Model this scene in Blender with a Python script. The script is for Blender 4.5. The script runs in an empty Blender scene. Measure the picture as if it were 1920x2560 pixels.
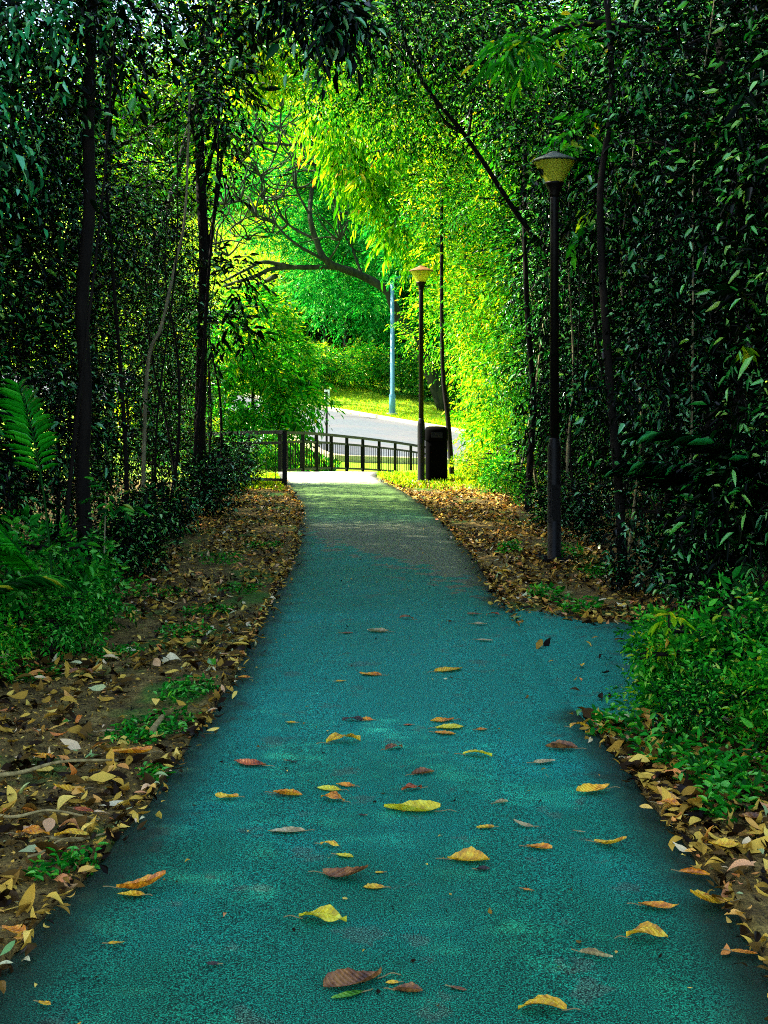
import bpy, math, random
import numpy as np
from mathutils import Vector, Matrix

R = math.radians
SC = bpy.context.scene
COL = SC.collection

# ------------------------------------------------------------------ camera
EYE, FOC, HZ = 1.6, 3000.0, 984.0           # eye height, focal length and horizon row, in pixels of the 1920 x 2560 photograph
cd = bpy.data.cameras.new('camera')
cam = bpy.data.objects.new('camera', cd); COL.objects.link(cam)
cam.location = (0, 0, EYE); cam.rotation_euler = (R(90), 0, 0)
cd.sensor_fit = 'VERTICAL'; cd.sensor_height = 24.0; cd.lens = 24.0 * FOC / 2560
cd.shift_y = -(1280 - HZ) / 2560
cd.clip_end = 2000; cd.clip_start = 0.05
SC.camera = cam

# ------------------------------------------------------------------ sky and sun
SUN_EL, SUN_AZ = 46.0, 74.0                  # elevation; degrees to the left of the view direction
w = bpy.data.worlds.new('World'); SC.world = w; w.use_nodes = True
nt = w.node_tree; nt.nodes.clear()
bgn = nt.nodes.new('ShaderNodeBackground'); sky = nt.nodes.new('ShaderNodeTexSky'); wo = nt.nodes.new('ShaderNodeOutputWorld')
sky.sky_type = 'NISHITA'; sky.sun_disc = False; sky.sun_elevation = R(SUN_EL); sky.sun_rotation = R(-SUN_AZ)
sky.air_density = 1.0; sky.dust_density = 1.5
bgn.inputs['Strength'].default_value = 0.12
nt.links.new(sky.outputs[0], bgn.inputs[0]); nt.links.new(bgn.outputs[0], wo.inputs[0])
sd = bpy.data.lights.new('sun', 'SUN'); sun = bpy.data.objects.new('sun', sd); COL.objects.link(sun)
sd.energy = 5.0; sd.angle = R(0.6); sd.color = (1.0, 0.93, 0.78)
sv = Vector((-math.sin(R(SUN_AZ)) * math.cos(R(SUN_EL)), math.cos(R(SUN_AZ)) * math.cos(R(SUN_EL)), math.sin(R(SUN_EL))))
sun.rotation_euler = sv.to_track_quat('Z', 'Y').to_euler()
SC.view_settings.view_transform = 'Standard'; SC.view_settings.look = 'None'
SC.view_settings.exposure = 2.5; SC.view_settings.gamma = 1.0
SC.render.engine = 'CYCLES'
cy = SC.cycles
cy.max_bounces = 5; cy.diffuse_bounces = 2; cy.glossy_bounces = 2; cy.transmission_bounces = 4; cy.transparent_max_bounces = 8
cy.caustics_reflective = False; cy.caustics_refractive = False; cy.use_denoising = False
cy.sample_clamp_indirect = 4.0; cy.filter_width = 1.05

# ------------------------------------------------------------------ helpers
def px(x, y, d):
    "photograph pixel and distance -> point"
    return Vector(((x - 960) / FOC * d, d, EYE - (y - HZ) / FOC * d))

def tag(o, label=None, cat=None, group=None, kind=None):
    if label: o['label'] = label
    if cat: o['category'] = cat
    if group: o['group'] = group
    if kind: o['kind'] = kind
    return o

def empty(name, loc, rz=0):
    o = bpy.data.objects.new(name, None); COL.objects.link(o); o.location = loc; o.rotation_euler = (0, 0, rz)
    o.empty_display_size = 0.1
    return o

def link(name, me, parent=None, mat=None):
    o = bpy.data.objects.new(name, me); COL.objects.link(o)
    if parent is not None: o.parent = parent
    if mat is not None and len(me.materials) == 0: me.materials.append(mat)
    return o

def mesh_np(name, V, loops, sizes, smooth=False, mats=None):
    me = bpy.data.meshes.new(name)
    V = np.asarray(V, np.float32); loops = np.asarray(loops, np.int32); sizes = np.asarray(sizes, np.int32)
    me.vertices.add(len(V)); me.vertices.foreach_set('co', V.ravel())
    me.loops.add(len(loops)); me.loops.foreach_set('vertex_index', loops)
    me.polygons.add(len(sizes))
    starts = np.concatenate([[0], np.cumsum(sizes)[:-1]]).astype(np.int32)
    me.polygons.foreach_set('loop_start', starts)
    if smooth: me.polygons.foreach_set('use_smooth', np.ones(len(sizes), bool))
    if mats is not None: me.polygons.foreach_set('material_index', np.asarray(mats, np.int32))
    me.update(calc_edges=True); me.validate()
    return me

class MB:
    def __init__(s): s.v = []; s.f = []
    def add(s, vs, fs):
        b = len(s.v); s.v += [tuple(v) for v in vs]; s.f += [tuple(i + b for i in f) for f in fs]
    def box(s, c, sz, rz=0, bev=0):
        x, y, z = sz[0] / 2, sz[1] / 2, sz[2] / 2; ca, sa = math.cos(rz), math.sin(rz)
        vs = []
        for k in (-1, 1):
            for (i, j) in ((-1, -1), (1, -1), (1, 1), (-1, 1)):
                X, Y = i * x, j * y
                vs.append((c[0] + X * ca - Y * sa, c[1] + X * sa + Y * ca, c[2] + k * z))
        s.add(vs, [(3, 2, 1, 0), (4, 5, 6, 7), (0, 1, 5, 4), (1, 2, 6, 5), (2, 3, 7, 6), (3, 0, 4, 7)])
    def bar(s, a, b, wd, ht):
        a = Vector(a); b = Vector(b); d = (b - a).normalized()
        up = Vector((0, 0, 1)) if abs(d.z) < .95 else Vector((0, 1, 0))
        sx = d.cross(up).normalized(); uz = sx.cross(d)
        vs = []
        for p in (a, b):
            for (i, j) in ((-1, -1), (1, -1), (1, 1), (-1, 1)): vs.append(p + sx * (i * wd / 2) + uz * (j * ht / 2))
        s.add(vs, [(0, 1, 2, 3), (7, 6, 5, 4), (0, 4, 5, 1), (1, 5, 6, 2), (2, 6, 7, 3), (3, 7, 4, 0)])
    def lathe(s, prof, n=24, c=(0, 0, 0), cap=True):
        vs = []
        for (r, z) in prof:
            for k in range(n):
                a = 2 * math.pi * k / n; vs.append((c[0] + r * math.cos(a), c[1] + r * math.sin(a), c[2] + z))
        fs = []
        for i in range(len(prof) - 1):
            for k in range(n):
                k2 = (k + 1) % n; fs.append((i * n + k, i * n + k2, (i + 1) * n + k2, (i + 1) * n + k))
        if cap:
            fs.append(tuple(reversed(range(n)))); fs.append(tuple((len(prof) - 1) * n + k for k in range(n)))
        s.add(vs, fs)
    def tube(s, pts, rad, n=8, wob=0.0, rng=None):
        pts = [Vector(p) for p in pts]; m = len(pts)
        ref = Vector((0.31, 0.95, 0.1)); vs = []
        for i, p in enumerate(pts):
            d = (pts[min(i + 1, m - 1)] - pts[max(i - 1, 0)]).normalized()
            a = d.cross(ref).normalized(); b = d.cross(a)
            r = rad[i] if hasattr(rad, '__len__') else rad
            for k in range(n):
                t = 2 * math.pi * k / n
                rr = r * (1 + (rng.uniform(-wob, wob) if rng else 0))
                vs.append(p + a * (math.cos(t) * rr) + b * (math.sin(t) * rr))
        fs = []
        for i in range(m - 1):
            for k in range(n):
                k2 = (k + 1) % n; fs.append((i * n + k, i * n + k2, (i + 1) * n + k2, (i + 1) * n + k))
        fs.append(tuple(reversed(range(n)))); fs.append(tuple((m - 1) * n + k for k in range(n)))
        s.add(vs, fs)
    def mesh(s, name, smooth=False):
        me = bpy.data.meshes.new(name); me.from_pydata(s.v, [], s.f)
        if smooth: me.polygons.foreach_set('use_smooth', [True] * len(me.polygons))
        me.update(); return me
    def build(s, name, mat, parent=None, smooth=False):
        return link(name, s.mesh(name, smooth), parent, mat)

def spline(pts, n=6):
    "Catmull-Rom through the points"
    P = [Vector(p) for p in pts]; P = [P[0] * 2 - P[1]] + P + [P[-1] * 2 - P[-2]]; out = []
    for i in range(1, len(P) - 2):
        for k in range(n):
            t = k / n; a, b, c, d = P[i - 1], P[i], P[i + 1], P[i + 2]
            out.append(0.5 * ((2 * b) + (c - a) * t + (2 * a - 5 * b + 4 * c - d) * t * t + (3 * b - a - 3 * c + d) * t ** 3))
    out.append(P[-2]); return out

def taper(r0, r1, n, p=1.0): return [r0 + (r1 - r0) * (i / (n - 1)) ** p for i in range(n)]

# ------------------------------------------------------------------ materials
def new_mat(name):
    m = bpy.data.materials.new(name); m.use_nodes = True; n = m.node_tree; n.nodes.clear()
    return m, n, n.nodes.new('ShaderNodeOutputMaterial')
def N(n, t, **kw):
    x = n.nodes.new('ShaderNode' + t)
    for k, v in kw.items(): setattr(x, k, v)
    return x
def noise(n, co, scale, detail=3, rough=.55):
    x = N(n, 'TexNoise'); x.inputs['Scale'].default_value = scale; x.inputs['Detail'].default_value = detail; x.inputs['Roughness'].default_value = rough
    if co is not None: n.links.new(co, x.inputs['Vector'])
    return x
def ramp(n, fac, stops, interp='LINEAR'):
    x = N(n, 'ValToRGB'); x.color_ramp.interpolation = interp
    while len(x.color_ramp.elements) < len(stops): x.color_ramp.elements.new(0.5)
    for e, (p, c) in zip(x.color_ramp.elements, stops): e.position = p; e.color = (*c, 1) if len(c) == 3 else c
    n.links.new(fac, x.inputs['Fac']); return x
def mixc(n, fac, a, b, mode='MIX'):
    x = N(n, 'Mix', data_type='RGBA', blend_type=mode)
    for s, v in ((x.inputs[0], fac), (x.inputs[6], a), (x.inputs[7], b)):
        if hasattr(v, 'links'): n.links.new(v, s)
        elif isinstance(v, (int, float)): s.default_value = v
        else: s.default_value = (*v, 1)
    return x.outputs[2]
def math_(n, op, a, b=None, clamp=False):
    x = N(n, 'Math', operation=op, use_clamp=clamp)
    for s, v in zip(x.inputs, (a, b)):
        if v is None: continue
        if hasattr(v, 'links'): n.links.new(v, s)
        else: s.default_value = v
    return x.outputs[0]
def mapr(n, v, a, b, c=0., d=1.):
    x = N(n, 'MapRange', interpolation_type='SMOOTHSTEP'); n.links.new(v, x.inputs[0])
    for i, q in enumerate((a, b, c, d)): x.inputs[i + 1].default_value = q
    return x.outputs[0]

def leaf_mat(name, stops, trans=.4, tcol=None, rough=.35, spec=.5):
    m, n, out = new_mat(name)
    g = N(n, 'NewGeometry'); oi = N(n, 'ObjectInfo')
    f = math_(n, 'FRACT', math_(n, 'ADD', g.outputs['Random Per Island'], math_(n, 'MULTIPLY', oi.outputs['Random'], .13)))
    c = ramp(n, g.outputs['Random Per Island'], stops)
    p = N(n, 'BsdfPrincipled'); n.links.new(c.outputs[0], p.inputs['Base Color'])
    n.links.new(mapr(n, f, 0, 1, rough * .75, rough * 1.5), p.inputs['Roughness']); n.links.new(mapr(n, g.outputs['Random Per Island'], .74, .90, spec * .12, spec * 1.6), p.inputs['Specular IOR Level'])
    t = N(n, 'BsdfTranslucent')
    n.links.new(mixc(n, 1.0, c.outputs[0], tcol or (1.6, 1.35, .4), 'MULTIPLY'), t.inputs['Color'])
    mx = N(n, 'MixShader'); mx.inputs[0].default_value = trans
    n.links.new(p.outputs[0], mx.inputs[1]); n.links.new(t.outputs[0], mx.inputs[2]); n.links.new(mx.outputs[0], out.inputs[0])
    return m

M = {}
M['dark'] = leaf_mat('leaf_dark_green', [(0, (.0002, .002, .0003)), (.64, (.0004, .006, .0008)), (.77, (.002, .05, .005)), (.86, (.012, .26, .025)), (.93, (.16, .66, .14)), (1, (.34, .62, .10))], .25, (1.3, 1.5, .5), .24, .6)  # near-black leaves paint in thicket shade, the bright few its glints
M['deep'] = leaf_mat('leaf_deep_green', [(0, (.0002, .002, .0004)), (.68, (.0004, .005, .001)), (.80, (.002, .06, .012)), (.89, (.015, .30, .07)), (1, (.28, .72, .34))], .22, (1.3, 1.5, .5), .22, .65)  # same split: shade in the dark stops, glints in the pale ones
M['mid'] = leaf_mat('leaf_mid_green', [(0, (.001, .025, .003)), (.4, (.004, .08, .006)), (.7, (.015, .26, .015)), (.92, (.10, .42, .02)), (1, (.42, .44, .02))], .38, (1.8, 1.35, .4), .38, .4)
M['bright'] = leaf_mat('leaf_bright_green', [(0, (.002, .05, .003)), (.3, (.008, .16, .008)), (.6, (.02, .36, .014)), (.85, (.09, .54, .018)), (1, (.50, .54, .02))], .45, (1.7, 1.25, .4), .4, .4)
M['black'] = leaf_mat('leaf_depth_shade_green', [(0, (.0002, .002, .0003)), (.75, (.0005, .008, .001)), (.9, (.002, .05, .005)), (.97, (.01, .20, .02)), (1, (.08, .42, .08))], .2, (1.3, 1.5, .5), .28, .5)  # near-black stops paint the depth shade of the rear rows
M['shade'] = leaf_mat('leaf_canopy_green', [(0, (.0005, .006, .0005)), (.45, (.001, .03, .002)), (.68, (.006, .14, .008)), (.86, (.05, .42, .02)), (.96, (.40, .62, .03)), (1, (.62, .66, .03))], .4, (1.6, 1.3, .4), .3, .5)
M['pale'] = leaf_mat('leaf_pale_green', [(0, (.001, .015, .003)), (.5, (.003, .07, .015)), (.75, (.02, .32, .10)), (1, (.14, .62, .34))], .3, (1.3, 1.4, .8), .3, .6)
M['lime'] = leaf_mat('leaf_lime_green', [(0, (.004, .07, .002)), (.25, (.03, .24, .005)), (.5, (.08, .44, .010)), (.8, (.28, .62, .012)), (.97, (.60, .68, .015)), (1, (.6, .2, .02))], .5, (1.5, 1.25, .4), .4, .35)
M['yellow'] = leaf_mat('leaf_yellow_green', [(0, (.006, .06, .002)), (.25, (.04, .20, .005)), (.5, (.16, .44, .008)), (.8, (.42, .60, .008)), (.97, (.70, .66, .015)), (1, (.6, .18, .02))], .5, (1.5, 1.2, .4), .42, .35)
M['feather'] = leaf_mat('leaf_feathery_green', [(0, (.001, .05, .006)), (.4, (.004, .20, .02)), (.8, (.015, .42, .06)), (1, (.16, .52, .08))], .4, (1.6, 1.3, .5), .45, .3)
M['litter'] = leaf_mat('leaf_litter_brown', [(0, (.004, .002, .001)), (.32, (.022, .011, .003)), (.52, (.14, .075, .012)), (.68, (.52, .30, .035)), (.84, (.78, .54, .08)), (.92, (.62, .16, .01)), (.97, (.78, .66, .34)), (1, (.05, .25, .01))], .12, (1.2, 1, .6), .42, .4)
M['rachis'] = leaf_mat('palm_rachis', [(0, (.002, .03, .002)), (1, (.003, .05, .003))], .1)  # colour darkened so bare petioles sink into painted shade
M['frond'] = leaf_mat('leaf_palm_frond', [(0, (.006, .20, .008)), (.5, (.015, .36, .012)), (1, (.04, .50, .02))], .4, (1.5, 1.3, .4), .35, .4)
M['bush'] = leaf_mat('leaf_low_bush', [(0, (.0004, .010, .001)), (.35, (.001, .035, .003)), (.6, (.006, .20, .010)), (.85, (.04, .48, .03)), (.96, (.25, .66, .05)), (1, (.55, .62, .03))], .35, (1.6, 1.3, .4), .3, .5)  # mostly dark leaves, bright stops painting the glints
M['herb'] = leaf_mat('leaf_ground_herb', [(0, (.001, .03, .002)), (.4, (.006, .14, .008)), (.75, (.02, .34, .02)), (1, (.16, .56, .03))], .35, (1.5, 1.3, .4), .35, .5)
M['grass'] = leaf_mat('grass_blade', [(0, (.10, .36, .01)), (.5, (.32, .58, .012)), (.9, (.66, .70, .015)), (1, (.6, .45, .05))], .4, (1.3, 1.2, .4), .5, .3)

def bark(name, c0, c1, scale=14, rough=.85):
    m, n, out = new_mat(name); tc = N(n, 'TexCoord'); mp = N(n, 'Mapping'); mp.inputs['Scale'].default_value = (1, 1, .25)
    n.links.new(tc.outputs['Object'], mp.inputs[0])
    a = noise(n, mp.outputs[0], scale, 5, .65)
    c = ramp(n, a.outputs[0], [(.3, c0), (.7, c1)])
    p = N(n, 'BsdfPrincipled'); n.links.new(c.outputs[0], p.inputs['Base Color']); p.inputs['Roughness'].default_value = rough; p.inputs['Specular IOR Level'].default_value = .12
    b = N(n, 'Bump'); b.inputs['Strength'].default_value = .6; b.inputs['Distance'].default_value = .02
    n.links.new(a.outputs[0], b.inputs['Height']); n.links.new(b.outputs[0], p.inputs['Normal']); n.links.new(p.outputs[0], out.inputs[0])
    return m
M['bark'] = bark('bark_dark', (.003, .0025, .002), (.012, .009, .006))
M['bark_pale'] = bark('bark_pale', (.10, .09, .045), (.34, .30, .16), 22)
M['bark_mossy'] = bark('bark_mossy', (.004, .008, .003), (.030, .040, .012), 6)
M['stick'] = bark('stick_pale', (.12, .08, .025), (.42, .32, .12), 25)

def simple(name, c, rough=.5, metal=0, var=.0, scale=30, spec=.5, bump=0):
    m, n, out = new_mat(name); p = N(n, 'BsdfPrincipled'); tc = N(n, 'TexCoord')
    a = noise(n, tc.outputs['Object'], scale, 4)
    cc = ramp(n, a.outputs[0], [(.3, tuple(x * (1 - var) for x in c)), (.7, tuple(min(1, x * (1 + var)) for x in c))])
    n.links.new(cc.outputs[0], p.inputs['Base Color']); p.inputs['Roughness'].default_value = rough; p.inputs['Metallic'].default_value = metal
    p.inputs['Specular IOR Level'].default_value = spec
    if bump:
        b = N(n, 'Bump'); b.inputs['Strength'].default_value = bump; b.inputs['Distance'].default_value = .01
        n.links.new(a.outputs[0], b.inputs['Height']); n.links.new(b.outputs[0], p.inputs['Normal'])
    n.links.new(p.outputs[0], out.inputs[0]); return m
M['pole'] = simple('pole_black_paint', (.003, .0025, .002), .5, 0, .5, 18, .18, .15)
M['cap'] = simple('lamp_cap_paint', (.055, .075, .045), .6, 0, .6, 25, .4, .2)
M['cap_sunlit'] = simple('lamp_cap_sunlit', (.16, .07, .015), .6, 0, .5, 25, .3, .2)  # warm sunlight painted into the farther lamp's cap colour
M['rail'] = simple('railing_dark_paint', (.003, .003, .003), .5, 0, .3, 30, .15)
M['plastic'] = simple('black_bin_plastic', (.0008, .0008, .0008), .8, 0, .3, 12, .02)
M['concrete'] = simple('concrete', (.45, .43, .38), .9, 0, .3, 18, .3, .3)
M['kerb'] = simple('kerb_stone', (.50, .46, .24), .9, 0, .25, 12, .3, .3)
M['tealpole'] = simple('teal_grey_paint', (.06, .22, .28), .5, 0, .15, 8)
M['white'] = simple('white_paint', (.80, .82, .80), .6, 0, .08, 6)
M['wall'] = simple('pale_wall', (.62, .64, .66), .85, 0, .12, 3)
M['glass'] = simple('dark_teal_glass', (.005, .07, .09), .12, 0, .3, 2, .8)
M['steel'] = simple('lamp_inner_gear', (.16, .15, .10), .5, 0, .2, 20)
# frosted lamp bowl; bright yellow base colour stands in for backlit glow
m, n, out = new_mat('lamp_bowl_glow_yellow'); p = N(n, 'BsdfPrincipled'); p.inputs['Base Color'].default_value = (.88, .95, .08, 1); p.inputs['Roughness'].default_value = .3
tl = N(n, 'BsdfTranslucent'); tl.inputs[0].default_value = (.95, .95, .10, 1); tr = N(n, 'BsdfTransparent'); tr.inputs[0].default_value = (.9, .9, .55, 1)
m1 = N(n, 'MixShader'); m1.inputs[0].default_value = .6; m2 = N(n, 'MixShader'); m2.inputs[0].default_value = .06
n.links.new(p.outputs[0], m1.inputs[1]); n.links.new(tl.outputs[0], m1.inputs[2]); n.links.new(m1.outputs[0], m2.inputs[1]); n.links.new(tr.outputs[0], m2.inputs[2]); n.links.new(m2.outputs[0], out.inputs[0])
M['bowl'] = m

# footpath: teal-green coated asphalt with fine aggregate
m, n, out = new_mat('teal_coated_asphalt'); tc = N(n, 'TexCoord'); co = tc.outputs['Object']; sx = N(n, 'SeparateXYZ'); n.links.new(co, sx.inputs[0])
fine = noise(n, co, 215, 2, .6); vor = N(n, 'TexVoronoi'); vor.inputs['Scale'].default_value = 300; n.links.new(co, vor.inputs['Vector'])
big = noise(n, co, 1.1, 4, .6); bigs = noise(n, co, 4.5, 4, .6)
edge = N(n, 'Attribute'); edge.attribute_name = 'edge'
base = ramp(n, big.outputs[0], [(.32, (.002, .17, .105)), (.5, (.003, .23, .165)), (.68, (.004, .28, .23))]).outputs[0]
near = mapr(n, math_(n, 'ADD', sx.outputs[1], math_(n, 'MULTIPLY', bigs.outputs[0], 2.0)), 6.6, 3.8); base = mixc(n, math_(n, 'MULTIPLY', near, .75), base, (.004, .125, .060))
mid_sheen = math_(n, 'MULTIPLY', mapr(n, sx.outputs[1], 4.6, 6.2), mapr(n, sx.outputs[1], 9.5, 7.5)); base = mixc(n, math_(n, 'MULTIPLY', mid_sheen, .7), base, (.010, .27, .205))  # paler middle band is a sheen painted into the coating colour
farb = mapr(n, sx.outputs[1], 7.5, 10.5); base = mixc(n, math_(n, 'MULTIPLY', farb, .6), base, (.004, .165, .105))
# grey-brown area with a diagonal, broken border, and pale concrete at the far end
wn = math_(n, 'ADD', bigs.outputs[0], math_(n, 'MULTIPLY', big.outputs[0], .8))
diag = math_(n, 'ADD', math_(n, 'ADD', math_(n, 'MULTIPLY', sx.outputs[0], .9), math_(n, 'MULTIPLY', math_(n, 'SUBTRACT', sx.outputs[1], 11.2), .42)), math_(n, 'MULTIPLY', math_(n, 'SUBTRACT', bigs.outputs[0], .5), 2.6))
far1 = math_(n, 'MULTIPLY', math_(n, 'MULTIPLY', mapr(n, diag, .05, .16), mapr(n, sx.outputs[1], 8.2, 8.9)), mapr(n, sx.outputs[1], 15.6, 14.2))
brown_area = math_(n, 'MULTIPLY', far1, .85); 
olive_sun = math_(n, 'MULTIPLY', mapr(n, sx.outputs[1], 13.5, 17), .9); base = mixc(n, olive_sun, base, (.13, .22, .045)); base = mixc(n, brown_area, base, (.155, .150, .095))  # olive tint paints sun filtering onto the far stretch
stain = mapr(n, bigs.outputs[0], .60, .66); base = mixc(n, math_(n, 'MULTIPLY', stain, .35), base, (.10, .10, .075))
pale = mapr(n, math_(n, 'ADD', sx.outputs[1], math_(n, 'MULTIPLY', bigs.outputs[0], 2.0)), 21.6, 23.2); base = mixc(n, pale, base, (.48, .46, .46))
g1 = ramp(n, fine.outputs[0], [(.38, (.10, .10, .10)), (.49, (.62, .62, .62)), (.58, (2.1, 2.0, 1.8)), (.68, (3.2, 3.0, 2.6))]).outputs[0]
base = mixc(n, 1.0, base, g1, 'MULTIPLY')
g2 = ramp(n, vor.outputs['Distance'], [(.0, (1.5, 1.5, 1.4)), (.35, (1, 1, 1)), (.7, (.35, .35, .35))]).outputs[0]
base = mixc(n, .8, base, g2, 'MULTIPLY')
grime_shade = mapr(n, math_(n, 'ADD', edge.outputs['Fac'], math_(n, 'ADD', math_(n, 'MULTIPLY', bigs.outputs[0], .7), math_(n, 'MULTIPLY', fine.outputs[0], .8))), .98, 1.75); base = mixc(n, math_(n, 'MULTIPLY', grime_shade, .88), base, (.010, .016, .006))  # rim grime on the footpath; painted shade along the side path
p = N(n, 'BsdfPrincipled'); n.links.new(base, p.inputs['Base Color']); p.inputs['Roughness'].default_value = .62; p.inputs['Specular IOR Level'].default_value = .14
b = N(n, 'Bump'); b.inputs['Strength'].default_value = .7; b.inputs['Distance'].default_value = .004
n.links.new(math_(n, 'ADD', fine.outputs[0], math_(n, 'MULTIPLY', vor.outputs['Distance'], -.5)), b.inputs['Height']); n.links.new(b.outputs[0], p.inputs['Normal']); n.links.new(p.outputs[0], out.inputs[0])
M['path'] = m

m, n, out = new_mat('road_asphalt_pale'); tc = N(n, 'TexCoord'); a = noise(n, tc.outputs['Object'], 6, 5); a2 = noise(n, tc.outputs['Object'], .4, 3)
c = ramp(n, a.outputs[0], [(.3, (.060, .075, .088)), (.7, (.095, .105, .115))]).outputs[0]
c = mixc(n, mapr(n, a2.outputs[0], .4, .65, 0, .4), c, (.13, .105, .095))
p = N(n, 'BsdfPrincipled'); n.links.new(c, p.inputs['Base Color']); p.inputs['Roughness'].default_value = .6; n.links.new(p.outputs[0], out.inputs[0]); M['road'] = m

m, n, out = new_mat('soil_and_grass'); tc = N(n, 'TexCoord'); co = tc.outputs['Object']; sx = N(n, 'SeparateXYZ'); n.links.new(co, sx.inputs[0])
a = noise(n, co, 9, 6, .7); a2 = noise(n, co, 60, 4, .7); a3 = noise(n, co, 1.3, 4)
soil = ramp(n, a.outputs[0], [(.3, (.035, .022, .006)), (.5, (.14, .09, .02)), (.72, (.34, .23, .06))]).outputs[0]
soil = mixc(n, 1.0, soil, ramp(n, a2.outputs[0], [(.35, (.35, .35, .35)), (.6, (1.3, 1.3, 1.2))]).outputs[0], 'MULTIPLY')
moss = ramp(n, a2.outputs[0], [(.3, (.01, .06, .005)), (.7, (.04, .20, .012))]).outputs[0]
soil = mixc(n, mapr(n, a3.outputs[0], .52, .64, 0, .75), soil, moss)
gr = ramp(n, a.outputs[0], [(.3, (.09, .28, .008)), (.55, (.26, .42, .010)), (.75, (.48, .50, .012))]).outputs[0]
gr = mixc(n, 1.0, gr, ramp(n, a2.outputs[0], [(.3, (.6, .6, .6)), (.65, (1.25, 1.25, 1.2))]).outputs[0], 'MULTIPLY')
gm = mapr(n, math_(n, 'ADD', sx.outputs[1], math_(n, 'MULTIPLY', a.outputs[0], 1.2)), 20.8, 22.2)
c = mixc(n, gm, soil, gr)
p = N(n, 'BsdfPrincipled'); n.links.new(c, p.inputs['Base Color']); p.inputs['Roughness'].default_value = .9; p.inputs['Specular IOR Level'].default_value = .2
b = N(n, 'Bump'); b.inputs['Strength'].default_value = .8; b.inputs['Distance'].default_value = .03
n.links.new(math_(n, 'ADD', a.outputs[0], math_(n, 'MULTIPLY', a2.outputs[0], .4)), b.inputs['Height']); n.links.new(b.outputs[0], p.inputs['Normal']); n.links.new(p.outputs[0], out.inputs[0])
M['ground'] = m

# ------------------------------------------------------------------ terrain
def ss(a, b, x):
    t = np.clip((x - a) / (b - a), 0, 1); return t * t * (3 - 2 * t)
# footpath edges (distance, left x, right x)
PE = np.array([(-6, -1.14, 1.16), (0, -1.1, 1.10), (3.3, -1.06, 1.06), (3.85, -.99, 1.08), (5.24, -.89, 1.02), (6.0, -.86, .98), (6.9, -.85, .96), (9.3, -.87, .90), (11.5, -.88, .88),
               (13.9, -.99, .80), (16.8, -1.18, .62), (18.7, -1.42, .42), (20.2, -1.66, .22), (21.6, -1.84, .04), (23.2, -2.02, -.16), (24.3, -2.3, -.05)])
def pe(y): return np.interp(y, PE[:, 0], PE[:, 1]), np.interp(y, PE[:, 0], PE[:, 2])
def terr(x, y):
    x = np.asarray(x, float); y = np.asarray(y, float)
    plane = -.45 + .045 * (np.minimum(y, 58) - 33) - .08 * np.clip(x, -14, 14)
    hs = .10 + .17 * ss(6, -5, x)
    hill = hs * (.72 * np.clip(y - 58, 0, 22) + 1.25 * np.clip(y - 80, 0, 42)) + .08 * hs * np.clip(y - 120, 0, 200)
    verge = .06 * np.clip(y - 54 + .9 * np.clip(x, -10, 10), 0, 8) * ss(52, 60, y)
    low = plane + hill + verge
    near = .02 * np.sin(x * 2.1 + 1) * np.cos(y * 1.3) + .012 * np.sin(x * 7.1) * np.sin(y * 5.7) + .10 * ss(1.9, 4.5, np.abs(x + .3))
    z = near * (1 - ss(24, 33, y)) + low * ss(23.2, 34, y)
    return z
def ground_z(x, y):
    z = terr(x, y); l, r = pe(y)
    dist = np.maximum(l - x, x - r)
    under = (1 - ss(-.06, .02, dist)) * (y < 24.6)
    u2 = ss(.66, .78, x) * ss(5.80, 5.95, y - .06 * (x - .8)) * ss(9.3, 8.6, y - np.clip(1.0 - x, -5, .3) * 0) * ss(8.35 + 1.2 * np.clip(1.4 - x, 0, 1), 8.1 + 1.2 * np.clip(1.4 - x, 0, 1), y) * (x < 5.2)
    z = z - .07 * u2
    return z * (1 - under) - .10 * under + .02 * (1 - under) * (np.asarray(y) < 24)
def gz(x, y): return float(ground_z(np.float64(x), np.float64(y)))

def grid_axis(parts):
    out = []
    for a, b, s in parts: out += list(np.arange(a, b, s))
    return np.array(out + [parts[-1][1]])
gx = grid_axis([(-300, -60, 30), (-60, -14, 4), (-14, -3.4, .6), (-3.4, -.7, .05), (-.7, .2, .15), (.2, 3.2, .05), (3.2, 12, .6), (12, 60, 4), (60, 300, 30)])
gy = grid_axis([(-40, -4, 3), (-4, 2.5, .25), (2.5, 9, .06), (9, 26, .14), (26, 64, .8), (64, 140, 4), (140, 420, 35)])
X, Y = np.meshgrid(gx, gy); Z = ground_z(X, Y)
rs = np.random.RandomState(3); Z += rs.normal(0, .006, Z.shape) * (Y < 24) * (Z > -.06)
V = np.stack([X, Y, Z], -1).reshape(-1, 3); nx, ny = len(gx), len(gy)
idx = np.arange(nx * ny).reshape(ny, nx)
F = np.stack([idx[:-1, :-1], idx[:-1, 1:], idx[1:, 1:], idx[1:, :-1]], -1).reshape(-1, 4)
g = link('ground', mesh_np('ground', V, F.ravel(), np.full(len(F), 4), True), None, M['ground']); tag(g, 'leaf strewn soil that turns to sunlit grass and a green hillside', 'ground', kind='structure')

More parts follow.
